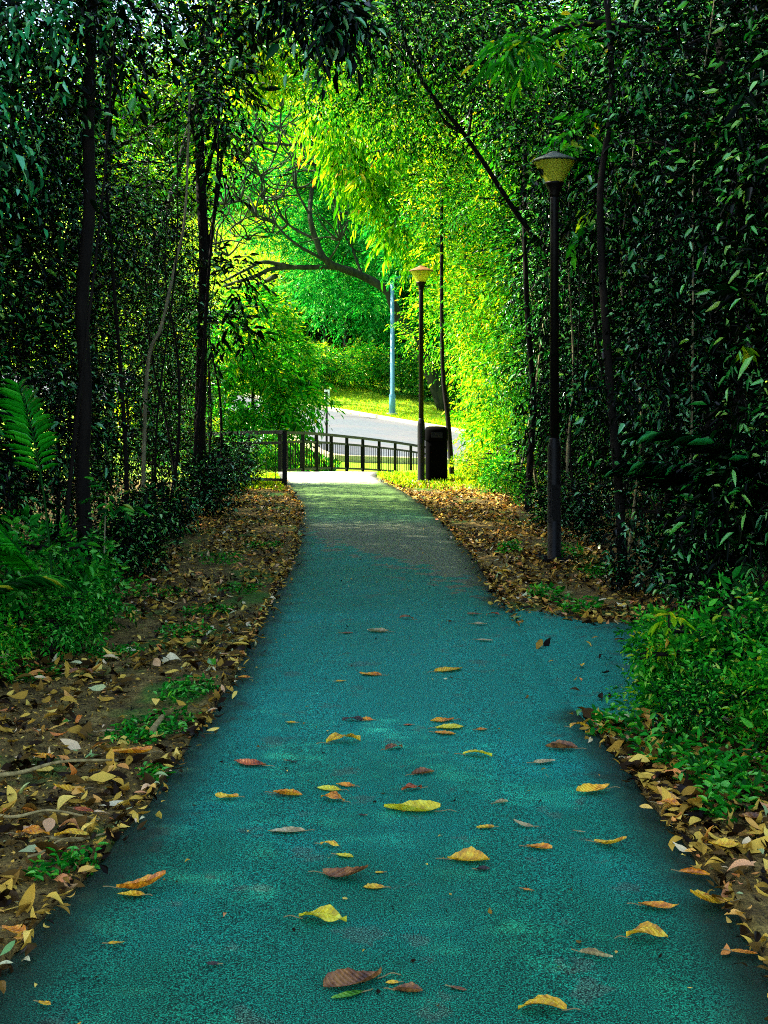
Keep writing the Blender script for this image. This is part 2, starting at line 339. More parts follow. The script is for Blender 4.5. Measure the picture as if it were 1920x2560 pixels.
# footpath as a slab with a rounded edge
ys = np.concatenate([np.arange(-6, 24.3, .12), [24.3]]); mb = MB(); rng = random.Random(5)
vs = []; fs = []
for y in ys:
    l, r = pe(y); j = rng.uniform(-.006, .006); k = rng.uniform(-.006, .006); wv = .012 * math.sin(y * 3.1) + .008 * math.sin(y * 9.7)
    l += j + wv; r += k - wv * .7
    row = [(l - .012, -.11), (l, .004), (l + .02, .012)] + [(l + (r - l) * t, .012 + .012 * math.sin(math.pi * t)) for t in (.05, .10, .16, .28, .5, .72, .84, .90, .95)] + [(r - .02, .012), (r, .004), (r + .012, -.11)]
    vs += [(a, y, b_) for a, b_ in row]
m_ = 15
for i in range(len(ys) - 1):
    for k in range(m_ - 1): fs.append((i * m_ + k, i * m_ + k + 1, (i + 1) * m_ + k + 1, (i + 1) * m_ + k))
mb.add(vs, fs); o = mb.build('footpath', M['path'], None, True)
ea = o.data.attributes.new('edge', 'FLOAT', 'POINT'); ev = np.tile([1, 1, 1, .75, .45, .18, .03, 0, .03, .18, .45, .75, 1, 1, 1], (len(ys), 1)).astype(np.float32)
ev[:, 8:] *= (1 - (ss(5.9, 6.2, ys) * ss(9.0, 8.5, ys)))[:, None]; ea.data.foreach_set('value', ev.ravel())
tag(o, 'teal green asphalt footpath winding to the railing', 'footpath', kind='structure')
# side path branching off behind the bush on the right
mb = MB(); vs = []; fs = []
for i in range(14):
    t = i / 13; x = .80 + t * 4.2; y0 = 5.95 + .25 * t - .35 * (1 - t) ** 3; y1 = 7.9 + .25 * t + 1.3 * (1 - t) ** 4
    for k in range(6): vs.append((x, y0 + (y1 - y0) * k / 5, .0175 - .012 * (t < .02) + .05 * max(0, t - .25)))
for i in range(13):
    for k in range(5): fs.append((i * 6 + k, (i + 1) * 6 + k, (i + 1) * 6 + k + 1, i * 6 + k + 1))
mb.add(vs, fs); o = mb.build('side_path', M['path'], None, True); ea = o.data.attributes.new('edge', 'FLOAT', 'POINT'); ea.data.foreach_set('value', np.array([min(1.0, max(0.0, (i / 13 - .02) * 4.0)) * .9 + .12 * (k in (0, 5)) for i in range(14) for k in range(6)], np.float32)); tag(o, 'teal side path branching right behind the low bushes', 'footpath', kind='structure')  # edge value rises along the branch, painting it darker as shade

# the walkway that runs along the far railing
RAIL = [px(700, 1083, 24.4), px(757, 1084, 25.6), px(791, 1086, 26.7), px(828, 1089, 27.9), px(867, 1093, 29.0), px(907, 1097, 30.1), px(948, 1102, 31.1), px(988, 1107, 32.0), px(1027, 1113, 32.8), px(1068, 1120, 33.5), px(1112, 1128, 34.1)]
RH = .86
mb = MB(); vs = []; fs = []
for i, p_ in enumerate(RAIL):
    z = p_.z - RH; wd = 1.6 + .02 * i
    off = min(2.2, 1.7)
    vs += [(p_.x - .25, p_.y + .15, z - .3), (p_.x - .25, p_.y + .15, z), (p_.x + .2, p_.y - .6, z + .002), (p_.x + 1.1, p_.y - 1.3, z + .004), (p_.x + 1.1, p_.y - 1.3, z - .3)]
for i in range(len(RAIL) - 1):
    for k in range(4): fs.append((i * 5 + k, (i + 1) * 5 + k, (i + 1) * 5 + k + 1, i * 5 + k + 1))
mb.add(vs, fs); o = mb.build('walkway', M['concrete'], None); tag(o, 'pale concrete walkway curving down beside the far railing', 'walkway', kind='structure')

def sheet(name, A, B, mat, dz, n=30, m=8):
    A = spline(A, n // max(1, len(A) - 1)); B = spline(B, n // max(1, len(B) - 1)); k = min(len(A), len(B)); vs = []; fs = []
    for i in range(k):
        for j in range(m + 1):
            p = A[i].lerp(B[i], j / m); vs.append((p.x, p.y, gz(p.x, p.y) + dz))
    for i in range(k - 1):
        for j in range(m): fs.append((i * (m + 1) + j, (i + 1) * (m + 1) + j, (i + 1) * (m + 1) + j + 1, i * (m + 1) + j + 1))
    q = MB(); q.add(vs, fs); return q.build(name, mat, None, True)
FE = [(-22, 64, 0), (-10, 60.5, 0), (-3.3, 56.5, 0), (1.4, 50.5, 0), (7, 43, 0), (16, 34, 0)]
NE = [(-22, 52, 0), (-10, 47.5, 0), (-4.2, 42, 0), (-2.5, 37.8, 0), (-1.5, 34.2, 0), (.1, 34.6, 0), (2.3, 35.2, 0), (6, 32, 0), (12, 25, 0)]
o = sheet('road', FE, NE, M['road'], .05, 40, 14); tag(o, 'pale sunlit asphalt road curving uphill beyond the railing', 'road', kind='structure')
def kerb(name, pts, label):
    q = MB(); P = spline(pts, 8); vs = []; fs = []
    for i, p in enumerate(P):
        d = (P[min(i + 1, len(P) - 1)] - P[max(i - 1, 0)]).normalized(); s = Vector((-d.y, d.x, 0)); z = gz(p.x, p.y)
        for a, h in ((-.09, -.1), (-.09, .17), (-.06, .19), (.06, .19), (.09, .17), (.09, -.1)): vs.append((p.x + s.x * a, p.y + s.y * a, z + h))
    for i in range(len(P) - 1):
        for k in range(5): fs.append((i * 6 + k, (i + 1) * 6 + k, (i + 1) * 6 + k + 1, i * 6 + k + 1))
    q.add(vs, fs); o = q.build(name, M['kerb'], None); tag(o, label, 'kerb', kind='structure')
kerb('kerb', [(a, b + .1, 0) for a, b, _ in FE], 'low stone kerb between the road and the grass bank')
kerb('kerb', [(a, b - .1, 0) for a, b, _ in NE], 'low stone kerb on the near side of the road')

# ------------------------------------------------------------------ leaf mathematics
def unit(a): return a / np.maximum(np.linalg.norm(a, axis=-1, keepdims=True), 1e-9)
def leaf_geo(P, D, Nn, L, W, fold=.35, curve=.15):
    "six corner leaf: two blades meeting in a folded midrib. P base, D direction, Nn rough normal"
    D = unit(D); S = unit(np.cross(D, Nn)); U = np.cross(S, D)
    L = L[:, None]; W = W[:, None]; c = curve * L
    b = P; t = P + D * L - U * c
    q1 = P + D * L * .30 + U * c * .35; q2 = P + D * L * .68 - U * c * .1
    l1 = q1 + S * W * .44 + U * W * fold * .5; r1 = q1 - S * W * .44 + U * W * fold * .5
    l2 = q2 + S * W * .34 + U * W * fold * .4; r2 = q2 - S * W * .34 + U * W * fold * .4
    return np.stack([b, l1, l2, t, r2, r1], 1).reshape(-1, 3)
def leaves_mesh(name, V):
    n = len(V) // 6; base = np.arange(n)[:, None] * 6
    f = np.concatenate([base + np.array([0, 3, 2, 1]), base + np.array([0, 5, 4, 3])], 1).reshape(-1)
    return mesh_np(name, V, f, np.full(2 * n, 4))
def sprays(rs, P, D, length, nl, L, W, droop=.25, spread=.9, flat=.25, Lvar=.3):
    "N twigs with nl alternate leaves each plus one at the tip"
    Nn = len(P); D = unit(D); up = np.array([0, 0, 1.0]) + rs.normal(0, flat, (Nn, 3))
    S = unit(np.cross(D, up)); U = np.cross(S, D); out = []
    big = rs.choice([.6, .85, 1.0, 1.5], Nn, p=[.32, .38, .24, .06]); lens = length * rs.uniform(.6, 1.25, Nn)[:, None] * (big[:, None] * .6 + .4)
    for k in range(nl + 1):
        t = (k + .3) / nl; side = (1 if k % 2 else -1) if k < nl else 0
        pos = P + D * lens * t - np.array([0, 0, 1.0]) * (lens * droop * t * t)
        ld = D * (.55 + .3 * t) + S * side * spread + rs.normal(0, .18, (Nn, 3)) - np.array([0, 0, 1.0]) * droop * 1.2
        nn = U + rs.normal(0, .35, (Nn, 3))
        sz = big * rs.uniform(1 - Lvar, 1 + Lvar, Nn) * (1 - .15 * abs(t - .5))
        out.append(leaf_geo(pos, ld, nn, L * sz, W * sz * rs.uniform(.85, 1.15, Nn)))
    return np.concatenate(out)
def ell(rs, n, c, r, shell=.55):
    "points in an ellipsoid, biased to the outside; returns points and outward directions"
    d = unit(rs.normal(0, 1, (n, 3))); q = rs.uniform(shell ** 3, 1, n) ** (1 / 3)
    d2 = d * np.asarray(r); return np.asarray(c) + d2 * q[:, None], unit(d / np.asarray(r))

def make_tree_meshes(seed, base, clumps, nspray, leaf, trunk, twig=.35, nl=6, droop=.25, limb_r=.5, spread=.9, flat=.25, wood=None):
    "clumps: (centre, radii, weight); trunk: (points, r0, r1). Returns trunk mesh, crown mesh"
    rs = np.random.RandomState(seed); rg = random.Random(seed)
    tp = spline(trunk[0], 5); q = MB(); q.tube(tp, taper(trunk[1], trunk[2], len(tp), .8), 9, .08, rg)
    Vs = []
    tot = sum(c[2] for c in clumps)
    for (c, r, wgt) in clumps:
        cc = Vector(c)
        # limb from the nearest lower trunk point to the clump
        cand = [p for p in tp if p.z < cc.z - .2 * r[2]] or tp[:2]
        a = min(cand, key=lambda p: (p - cc).length + .3 * abs(p.z - cc.z)); 
        if (a - cc).length > .3:
            mid = a.lerp(cc, .5) + Vector((rg.uniform(-.12, .12), rg.uniform(-.12, .12), rg.uniform(-.05, .15))) * (a - cc).length
            lp = spline([a, mid, cc], 4); rr = trunk[2] * .9 + .012 * (a - cc).length
            q.tube(lp, taper(rr * limb_r + .006, .006, len(lp)), 6)
        for k in range(5):
            e = cc + Vector((rg.uniform(-1, 1) * r[0], rg.uniform(-1, 1) * r[1], rg.uniform(-.6, .9) * r[2])) * .8
            lp = spline([cc, cc.lerp(e, .5) + Vector((0, 0, .1 * r[2])), e], 3); q.tube(lp, taper(.012, .003, len(lp)), 5)
        n = max(4, int(nspray * wgt / tot)); P, D = ell(rs, n, c, r, .35)
        # uneven clumping
        keep = (np.sin(P[:, 0] * 4.1 + seed) + np.sin(P[:, 1] * 3.7 + 2 * seed) + np.sin(P[:, 2] * 4.9 + seed * .7)) > -.75
        P, D = P[keep], D[keep]
        D = unit(D + rs.normal(0, .45, D.shape) + np.array([0, 0, .1]))
        Vs.append(sprays(rs, P, D, twig, nl, leaf[0], leaf[1], droop, spread, flat))
    V = np.concatenate(Vs); V[:, 2] = np.maximum(V[:, 2], .01 if base else -99)
    return q.mesh('trunk', True), leaves_mesh('crown', V)

def place(name, meshes, mats, loc, rz=0, sc=1.0, label=None, cat=None, group=None, parts=('trunk', 'crown')):
    root = empty(name, loc, rz)
    root.scale = (sc, sc, sc) if not hasattr(sc, '__len__') else sc
    for pn, me, mt in zip(parts, meshes, mats):
        o = bpy.data.objects.new(pn, me); COL.objects.link(o); o.parent = root
        if len(me.materials) == 0: me.materials.append(mt)
        if me.materials[0] is not mt:
            o.material_slots[0].link = 'OBJECT'; o.material_slots[0].material = mt
    tag(root, label, cat, group); return root

# ------------------------------------------------------------------ street furniture
def lamp_post(loc, label, rz=0, capm='cap', basem='concrete'):
    r = empty('street_lamp', loc, rz)
    q = MB(); q.box((0, 0, .012), (.30, .30, .045)); 
    for a in (-1, 1):
        for b_ in (-1, 1): q.lathe([(.016, .03), (.016, .06), (.006, .065)], 6, (a * .115, b_ * .115, 0))
    q.build('base_plate', M[basem], r)
    q = MB(); q.lathe([(.072, .0), (.072, .02), (.066, .03), (.066, 1.06), (.064, 1.08), (.047, 1.14), (.045, 1.16)], 28); o = q.build('sleeve', M['pole'], r, True)
    q = MB(); q.box((0, -.0665, .55), (.075, .006, .34)); q.lathe([(.008, 0), (.008, .01)], 8, (0, -.072, .68)); q.build('access_door', M['pole'], o)
    q = MB(); q.lathe([(.044, 1.15), (.041, 3.42), (.040, 3.46)], 24); q.build('pole', M['pole'], r, True)
    q = MB(); q.lathe([(.042, 3.44), (.050, 3.46), (.052, 3.50), (.085, 3.555), (.092, 3.565), (.092, 3.58), (.05, 3.585)], 28); q.build('collar', M['pole'], r, True)
    q = MB(); q.lathe([(.088, 3.575), (.094, 3.60), (.122, 3.65), (.190, 3.765), (.194, 3.772)], 32, cap=False); q.build('bowl', M['bowl'], r, True)
    q = MB(); q.lathe([(.045, 3.58), (.045, 3.62), (.034, 3.63), (.034, 3.74), (.05, 3.75), (.05, 3.775)], 16); q.build('lamp_holder', M['steel'], r, True)
    q = MB(); q.lathe([(.196, 3.768), (.214, 3.772), (.216, 3.780), (.200, 3.792), (.150, 3.815), (.095, 3.838), (.060, 3.852), (.055, 3.860), (.030, 3.870), (.004, 3.873)], 36)
    q.build('cap', M[capm], r)
    tag(r, label, 'street lamp', 'black path lamps on the right of the path'); return r
L1 = px(1386, 1406, 11.37); L2 = px(1053, 1209, 21.3)
lamp_post((L1.x, L1.y, gz(L1.x, L1.y)), 'taller looking black lamp post in dark leaf litter beside the thicket, nearer one', .1, 'cap', 'pole')
lamp_post((L2.x, L2.y, 0.0), 'black lamp post next to the black litter bin at the end of the path', .3, 'cap_sunlit')

r = empty('litter_bin', (.94, 21.55, gz(.94, 21.55)))
def squircle(q, k=.16):
    q.v = [(x * f, y * f, z) for x, y, z in q.v for f in (1 + k * (1 - abs(math.cos(2 * math.atan2(y, x)))),)]; return q
q = MB(); q.lathe([(.180, 0), (.195, .02), (.20, .10), (.20, .72), (.195, .74)], 40); squircle(q).build('body', M['plastic'], r, True)
q = MB(); q.lathe([(.207, .74), (.210, .76), (.208, .93), (.19, .975), (.14, .995), (.03, 1.0)], 40); o = squircle(q).build('hood', M['plastic'], r, True)
q = MB(); q.box((0, -.210, .85), (.20, .012, .10)); q.build('opening', M['rail'], o)
q = MB(); q.box((.0, -.202, .40), (.26, .010, .52)); q.box((.10, -.212, .42), (.02, .012, .09)); q.build('door', M['plastic'], r)
tag(r, 'black hooded litter bin standing beside the farther lamp post', 'litter bin')

def railing(name, pts, height, foot, label, bal=.11, bw=.022):
    "pts: rail top points at the posts; foot: clear gap under the bottom rail"
    r = empty(name, (pts[0].x, pts[0].y, pts[0].z - height)); O = r.location
    P = [p - O for p in pts]
    for i, p in enumerate(P):
        q = MB(); q.bar(p - Vector((0, 0, height + .12)), p - Vector((0, 0, .0)), .078, .078); q.build('post', M['rail'], r)
    def run(nm, dz, wd, ht):
        q = MB()
        for a, b_ in zip(P[:-1], P[1:]): q.bar(a + Vector((0, 0, dz)), b_ + Vector((0, 0, dz)), wd, ht)
        return q.build(nm, M['rail'], r)
    run('top_rail', .012, .09, .06); run('middle_rail', -.17, .04, .045); run('bottom_rail', -(height - foot), .04, .045)
    for a, b_ in zip(P[:-1], P[1:]):
        q = MB(); n_ = max(2, int((b_ - a).length / bal)); zt = Vector((0, 0, -.192)); zb = Vector((0, 0, -(height - foot) + .02))
        vs = []; fs = []
        for k in range(1, n_):
            p = a.lerp(b_, k / n_); q.bar(p + zb, p + zt, bw, bw)
        for zz in (zt, zb): q.bar(a + zz, b_ + zz, bw, .012)
        q.build('infill_panel', M['rail'], r)
    tag(r, label, 'railing'); return r
railing('railing', RAIL, RH, .10, 'long dark metal railing curving away to the right beyond the path', bal=.13)
railing('railing', [px(712, 1082, 20.6), px(620, 1083, 21.3), px(545, 1086, 21.9), px(470, 1088, 22.5)], .93, .12, 'short dark metal railing on the left where the path ends', bal=.2, bw=.013)

# sign, teal pole, hillside building
sp = (-1.72, 36.0); r = empty('road_sign', (*sp, gz(*sp)), R(20)); hb = px(818, 974, 36).z - gz(*sp)
q = MB(); q.lathe([(.035, -.1), (.035, hb)], 12); q.build('post', M['rail'], r, True)
q = MB(); q.box((.0, -.045, hb - .22), (.15, .012, .44)); o = q.build('plate', M['white'], r)
q = MB(); q.box((-.02, -.0525, hb - .24), (.08, .004, .36)); q.build('panel', M['rail'], o)
tag(r, 'thin post with a narrow white edged sign plate beyond the railing', 'sign')
tp = (.39, 56.2); r = empty('lamp_column', (*tp, gz(*tp)))
q = MB(); q.lathe([(.15, -.1), (.15, .9), (.11, .95), (.085, 6.2)], 16); q.build('column', M['tealpole'], r, True)
q = MB(); q.tube(spline([(0, 0, 6.15), (.2, .3, 6.4), (1.0, .5, 6.5)], 6), .045, 8); a_ = q.build('arm', M['tealpole'], r, True)
q = MB(); q.box((1.25, .55, 6.5), (.6, .22, .10)); q.build('lantern', M['tealpole'], a_)
q = MB(); q.lathe([(.28, -.1), (.28, .05)], 16); q.build('footing', M['concrete'], r)
tag(r, 'tall teal grey lamp column on the grass bank across the road', 'lamp column')
bz = px(600, 846, 76).z; r = empty('hillside_building', (-9.3, 76.5, bz), R(-6))
q = MB(); q.box((0, 2, .1), (7.0, 4.0, 3.0)); q.build('wall', M['wall'], r)
q = MB(); q.box((0, 1.9, 1.72), (7.6, 4.8, .22)); q.build('roof', M['white'], r)
q = MB(); q.box((.25, -.03, 1.02), (2.0, .08, 1.06)); o = q.build('window', M['glass'], r)
q = MB(); q.box((.25, -.08, .45), (2.1, .06, .05)); q.box((.25, -.08, .30), (2.1, .06, .05)); q.build('sill', M['white'], o)
tag(r, 'low pale hillside building with white flat roof and dark teal window', 'building')
wz = px(580, 655, 101).z
r = empty('retaining_wall', (-14.2, 101, wz - .9), R(5)); q = MB(); q.box((0, 0, .45), (10, .4, 2.4)); q.build('wall_body', M['wall'], r)
q = MB(); q.box((0, 0, 1.70), (10.2, .55, .10)); q.build('coping', M['white'], r); tag(r, 'pale concrete retaining wall high on the sunlit grass hill', 'wall')

# ------------------------------------------------------------------ fallen leaves
def fallen_mesh(seed, L, W, style):
    "a dry leaf: bends along its length, cups across, one side often folded or frayed"
    rs = random.Random(seed); nu, nv = 17, 9; vs = []; fs = []
    ph = rs.uniform(0, 6); bend = rs.uniform(-.25, .25); wide = rs.uniform(.38, .62); tipl = rs.uniform(-1, 1)
    P = {0: (.45, .60, .08, .0), 1: (1.5, .25, .05, .0), 2: (.7, -.45, .15, .0), 3: (.7, .25, .06, .50), 4: (.30, .12, .04, .0)}[style]
    roll = P[0] * rs.uniform(.7, 1.3); arch = P[1] * rs.uniform(.5, 1.2); wav = P[2] * rs.uniform(.7, 1.4); lift = P[3]
    rl = roll * rs.uniform(.2, 1.3); rr = roll * rs.uniform(.2, 1.3)
    for i in range(nu):
        t = i / (nu - 1); sh = (t / wide) if t < wide else (1 - t) / (1 - wide)
        wd = W * .5 * math.sin(math.pi / 2 * min(1, max(0, sh))) ** .8
        jag = 1 + .08 * math.sin(t * 31 + ph) + .06 * math.sin(t * 17 + 2 * ph)
        for j in range(nv):
            s = (j / (nv - 1)) * 2 - 1; ro = rl if s < 0 else rr
            e = wd * abs(s) * (jag if abs(s) > .9 else 1)
            ang = ro * abs(s)
            yy = math.copysign(e * (math.sin(ang) / ang if ang > .05 else 1), s)
            zz = e * (1 - math.cos(ang)) / max(ang, .05) + e * .10
            zz += wav * W * (1 + math.sin(t * rs_w[seed % 5] + ph + s * 1.9)) * abs(s) ** 1.6
            if arch > 0: zz += arch * L * max(0, abs(t - .5 - .1 * tipl) - .18) ** 1.6 * (1.3 if (t > .5) == (tipl > 0) else .3)
            else: zz += -arch * L * .5 * math.sin(math.pi * t) * (1 - .75 * abs(s))
            zz += lift * L * max(0, t - .35) ** 1.5
            vs.append(((t - .5) * L, yy + bend * L * (t - .5) ** 2, max(.001, zz + .002)))
    for i in range(nu - 1):
        for j in range(nv - 1): fs.append((i * nv + j, (i + 1) * nv + j, (i + 1) * nv + j + 1, i * nv + j + 1))
    q = MB(); q.add(vs, fs); return q.mesh('blade', True)
rs_w = (4, 6.5, 3, 7.5, 5)
def fallen_mat(name, c1, c2, c3):
    m, n, out = new_mat(name); tc = N(n, 'TexCoord'); co = tc.outputs['Object']; sx = N(n, 'SeparateXYZ'); n.links.new(co, sx.inputs[0])
    a = noise(n, co, 35, 5, .6); a2 = noise(n, co, 140, 3)
    c = ramp(n, a.outputs[0], [(.35, c1), (.52, c2), (.68, c3)]).outputs[0]
    rib = math_(n, 'ABSOLUTE', sx.outputs[1]); c = mixc(n, mapr(n, rib, .0035, .0005, 0, .7), c, tuple(min(1, x * 1.5 + .03) for x in c2))
    v = math_(n, 'SINE', math_(n, 'MULTIPLY', math_(n, 'SUBTRACT', sx.outputs[0], math_(n, 'MULTIPLY', rib, .8)), 420))
    c = mixc(n, mapr(n, v, .6, 1, 0, .35), c, tuple(x * .5 for x in c1))
    p = N(n, 'BsdfPrincipled'); n.links.new(c, p.inputs['Base Color']); p.inputs['Roughness'].default_value = .45
    b = N(n, 'Bump'); b.inputs['Strength'].default_value = .5; b.inputs['Distance'].default_value = .002
    n.links.new(math_(n, 'ADD', v, a2.outputs[0]), b.inputs['Height']); n.links.new(b.outputs[0], p.inputs['Normal'])
    t = N(n, 'BsdfTranslucent'); n.links.new(c, t.inputs[0]); mx = N(n, 'MixShader'); mx.inputs[0].default_value = .2
    n.links.new(p.outputs[0], mx.inputs[1]); n.links.new(t.outputs[0], mx.inputs[2]); n.links.new(mx.outputs[0], out.inputs[0]); return m
FM = {'y': fallen_mat('fallen_yellow', (.42, .17, .006), (.82, .43, .010), (.90, .64, .04)),
      'g': fallen_mat('fallen_lime', (.48, .34, .006), (.78, .62, .012), (.86, .78, .07)),
      'o': fallen_mat('fallen_orange', (.28, .07, .004), (.78, .25, .008), (.85, .46, .02)),
      'b': fallen_mat('fallen_brown', (.06, .022, .008), (.24, .085, .02), (.42, .18, .04)),
      'r': fallen_mat('fallen_red_brown', (.12, .02, .008), (.42, .08, .012), (.55, .16, .03)),
      't': fallen_mat('fallen_tan', (.25, .17, .07), (.48, .36, .15), (.62, .52, .28)),
      'k': fallen_mat('fallen_black_brown', (.010, .007, .005), (.030, .018, .010), (.07, .035, .015)),
      'G': fallen_mat('fallen_green', (.02, .12, .01), (.06, .28, .01), (.20, .40, .02))}
STALK = simple('leaf_stalk', (.20, .14, .04), .6, 0, .3, 80)
def fallen(X_, Y_, wpx, col, label, rz=None, style=0, seed=None, asp=.46, z0=None):
    "X_, Y_ : place in the 1659 x 2212 view; wpx: drawn width there"
    global FL; FL += 1; s = FL * 7 + 1 if seed is None else seed; rg = random.Random(s)
    x, y = X_ * 1.1573, Y_ * 1.1573; d = EYE * FOC / (y - HZ); wx = (x - 960) / FOC * d
    l, r_ = pe(d); z = .024 if l + .02 < wx < r_ - .02 else gz(wx, d) + .03
    if z0 is not None: z = z0
    L = wpx * 1.1573 / FOC * d; rz = rg.uniform(-.45, .45) if rz is None else rz
    if rg.random() < .5: rz += math.pi
    L = L / max(.75, abs(math.cos(rz)))
    curl = 0; me = fallen_mesh(s, L, L * asp * rg.uniform(.8, 1.25), style); me.materials.append(FM[col])
    root = empty('fallen_leaf', (wx, d, z), rz)
    o = link('blade', me, root)
    st = MB(); e = Vector((-.5 * L, 0, .004 + max(0, curl) * .5 * L * .25)); st.tube(spline([e + Vector((.1 * L, 0, -.001)), e, e + Vector((-.16 * L, .03 * L * rg.uniform(-1, 1), .02 * L)), e + Vector((-.28 * L, .06 * L * rg.uniform(-1, 1), .0))], 3), .0016, 5)
    so = st.build('stalk', STALK, root); so.location.z = o.location.z
    tag(root, label, 'leaf', 'fallen leaves on the path'); return root
FL = 0
LEAVES = [
 (695, 2008, 105, 'g', 'large lime yellow curled leaf alone in the near middle of the path', 2), (765, 2146, 125, 'b', 'big crumpled brown leaf nearest the bottom middle of the path', 0),
 (752, 2172, 70, 'G', 'green leaf poking out under the big crumpled brown leaf', 4), (848, 2144, 30, 'y', 'tiny yellow leaf between two big brown crumpled leaves', 4),
 (880, 2163, 66, 'b', 'dark brown folded leaf just right of the big crumpled brown one', 1), (990, 2157, 36, 'b', 'small plain brown leaf lying flat right of the brown pair', 4),
 (1172, 2205, 105, 'y', 'yellow and brown crumpled leaf cut by the bottom edge of the view', 2), (1288, 2084, 66, 't', 'narrow pale grey tan leaf rolled lengthwise', 1),
 (1398, 2046, 90, 'y', 'wide crinkled yellow leaf near the right side of the path', 2), (1422, 1977, 84, 'o', 'orange leaf with lifted ends left of the long yellow one', 0),
 (1540, 1971, 100, 'y', 'long yellow leaf at the right edge of the path', 3), (1606, 2078, 56, 'o', 'pinkish orange leaf on the near right rim of the path', 4),
 (304, 1938, 108, 'o', 'orange leaf with a lifted tip on the near left of the path', 3), (282, 1951, 62, 'y', 'small yellow leaf lying under the orange leaf on the left', 4),
 (250, 2057, 36, 'y', 'small yellow leaf among the sun flecks on the left', 4), (95, 2190, 32, 'y', 'little yellow leaf in the bottom left corner', 4),
 (458, 2104, 30, 'k', 'small black brown leaf curled up on the left half', 0), (745, 1913, 100, 'b', 'brown veined leaf standing half upright with long stalk', 3),
 (808, 1935, 46, 'y', 'yellow leaf just right below the half upright brown leaf', 4), (820, 1902, 20, 'y', 'tiny yellow leaf right above the half upright brown leaf', 4),
 (1012, 1875, 90, 'y', 'long yellow leaf with dark brown edge right of the middle', 1), (1043, 1895, 30, 'k', 'small black leaf just below the long brown edged yellow leaf', 0),
 (1141, 1940, 24, 'o', 'very small orange yellow leaf right of the middle', 4), (1165, 1848, 54, 'o', 'rounded orange yellow leaf right of the middle', 0),
 (1318, 1841, 64, 'y', 'yellow leaf with raised pointed tip and dark shadow', 3), (712, 1843, 42, 'y', 'crumpled pale yellow leaf with a black tip', 2),
 (744, 1866, 38, 'g', 'thin yellow sliver of leaf below the black tipped one', 4), (618, 1812, 80, 't', 'flat tan leaf pointing left in the left half', 4),
 (890, 1766, 122, 'g', 'largest lime leaf in the middle distance with a dark twig', 0), (918, 1757, 36, 'k', 'black curled scrap on top of the largest lime leaf', 2),
 (782, 1776, 16, 'k', 'black crumb of leaf left of the largest lime leaf', 0), (1048, 1804, 38, 'y', 'bright small yellow leaf right below the largest lime leaf', 0),
 (1130, 1800, 42, 't', 'pale tan pointed leaf beside the bright small yellow one', 3), (1254, 1812, 20, 't', 'whitish leaf crumb left of the right kerb', 4),
 (1083, 1748, 30, 't', 'small tan leaf curved like a boat', 1), (490, 1737, 50, 'y', 'yellow leaf nearest the left rim in the middle of the path', 0),
 (620, 1731, 64, 'o', 'orange brown boat shaped leaf with raised left tip', 1), (712, 1719, 54, 'g', 'lime leaf touching an orange one at its right', 4),
 (746, 1711, 40, 'o', 'orange leaf touching a lime one at its left', 0), (718, 1742, 52, 'o', 'orange pointed leaf just below the lime and orange pair', 2),
 (890, 1720, 44, 'r', 'red orange squarish leaf in the middle', 2), (1282, 1722, 76, 'y', 'golden yellow leaf with frayed edge near the right kerb', 0),
 (914, 1684, 50, 'b', 'brown leaf with twisted pale underside', 1), (538, 1663, 72, 'r', 'thin red brown leaf on the left pointing right', 4),
 (629, 1658, 22, 'k', 'tiny dark leaf right of the thin red brown one', 0), (742, 1616, 74, 'y', 'yellow leaf with a brown crumpled hump', 2),
 (851, 1630, 38, 'b', 'domed brown leaf right of the humped yellow leaf', 2), (1031, 1646, 62, 'g', 'lime triangular leaf right of the domed brown leaf', 2),
 (1213, 1629, 68, 'b', 'long orange brown leaf far to the right of the lime triangular one', 1), (1176, 1659, 50, 't', 'thin tan leaf below the long orange brown one', 4),
 (956, 1569, 52, 'o', 'topmost orange leaf of a stack of three', 0), (972, 1584, 62, 'g', 'lime leaf in the middle of a stack of three', 4),
 (961, 1597, 44, 'o', 'lowest orange leaf of a stack of three', 4), (1252, 1586, 40, 'y', 'yellow leaf at the right rim below the bush', 2),
 (1284, 1588, 40, 'y', 'second yellow leaf at the right rim, touching the kerb below the bush', 0), (762, 1568, 46, 'k', 'arched black brown leaf in the middle distance', 2),
 (792, 1567, 26, 'o', 'orange tip of leaf right of the arched black brown leaf', 0), (881, 1578, 20, 'r', 'tiny reddish leaf between arched black leaf and stack of three', 4),
 (628, 1573, 24, 'y', 'tiny yellow leaf left of the arched black leaf', 0), (1041, 1588, 26, 'o', 'tiny orange leaf right of the stack of three', 4),
 (800, 1468, 48, 'o', 'orange leaf with dark shadow halfway up the path', 0), (970, 1458, 62, 'y', 'long flat yellow leaf right of the orange one halfway up', 4),
 (527, 1474, 26, 'o', 'orange leaf on the left rim halfway up the path', 0), (1222, 1450, 50, 't', 'pale thin leaf at the mouth of the side path', 4),
 (736, 1482, 22, 'y', 'yellow speck of leaf below the orange leaf halfway up', 4), (816, 1373, 46, 't', 'tan leaf with shadow in the upper half of the path', 0),
 (878, 1345, 30, 'b', 'brown leaf farther up than the tan leaf', 2), (750, 1376, 26, 'b', 'brown sliver left of the tan leaf in the upper half', 4),
 (1064, 1336, 28, 'r', 'red leaf near the right rim in the upper half', 2), (1022, 1334, 26, 'b', 'brown leaf just left of the red leaf', 4),
 (1036, 1356, 32, 't', 'pale leaf just below the red leaf', 4), (1047, 1392, 34, 't', 'faint pale sliver near the right rim in the upper half', 4),
]
for X_, Y_, wp, c_, lab, st_ in LEAVES: fallen(X_, Y_, wp, c_, lab, style=st_)
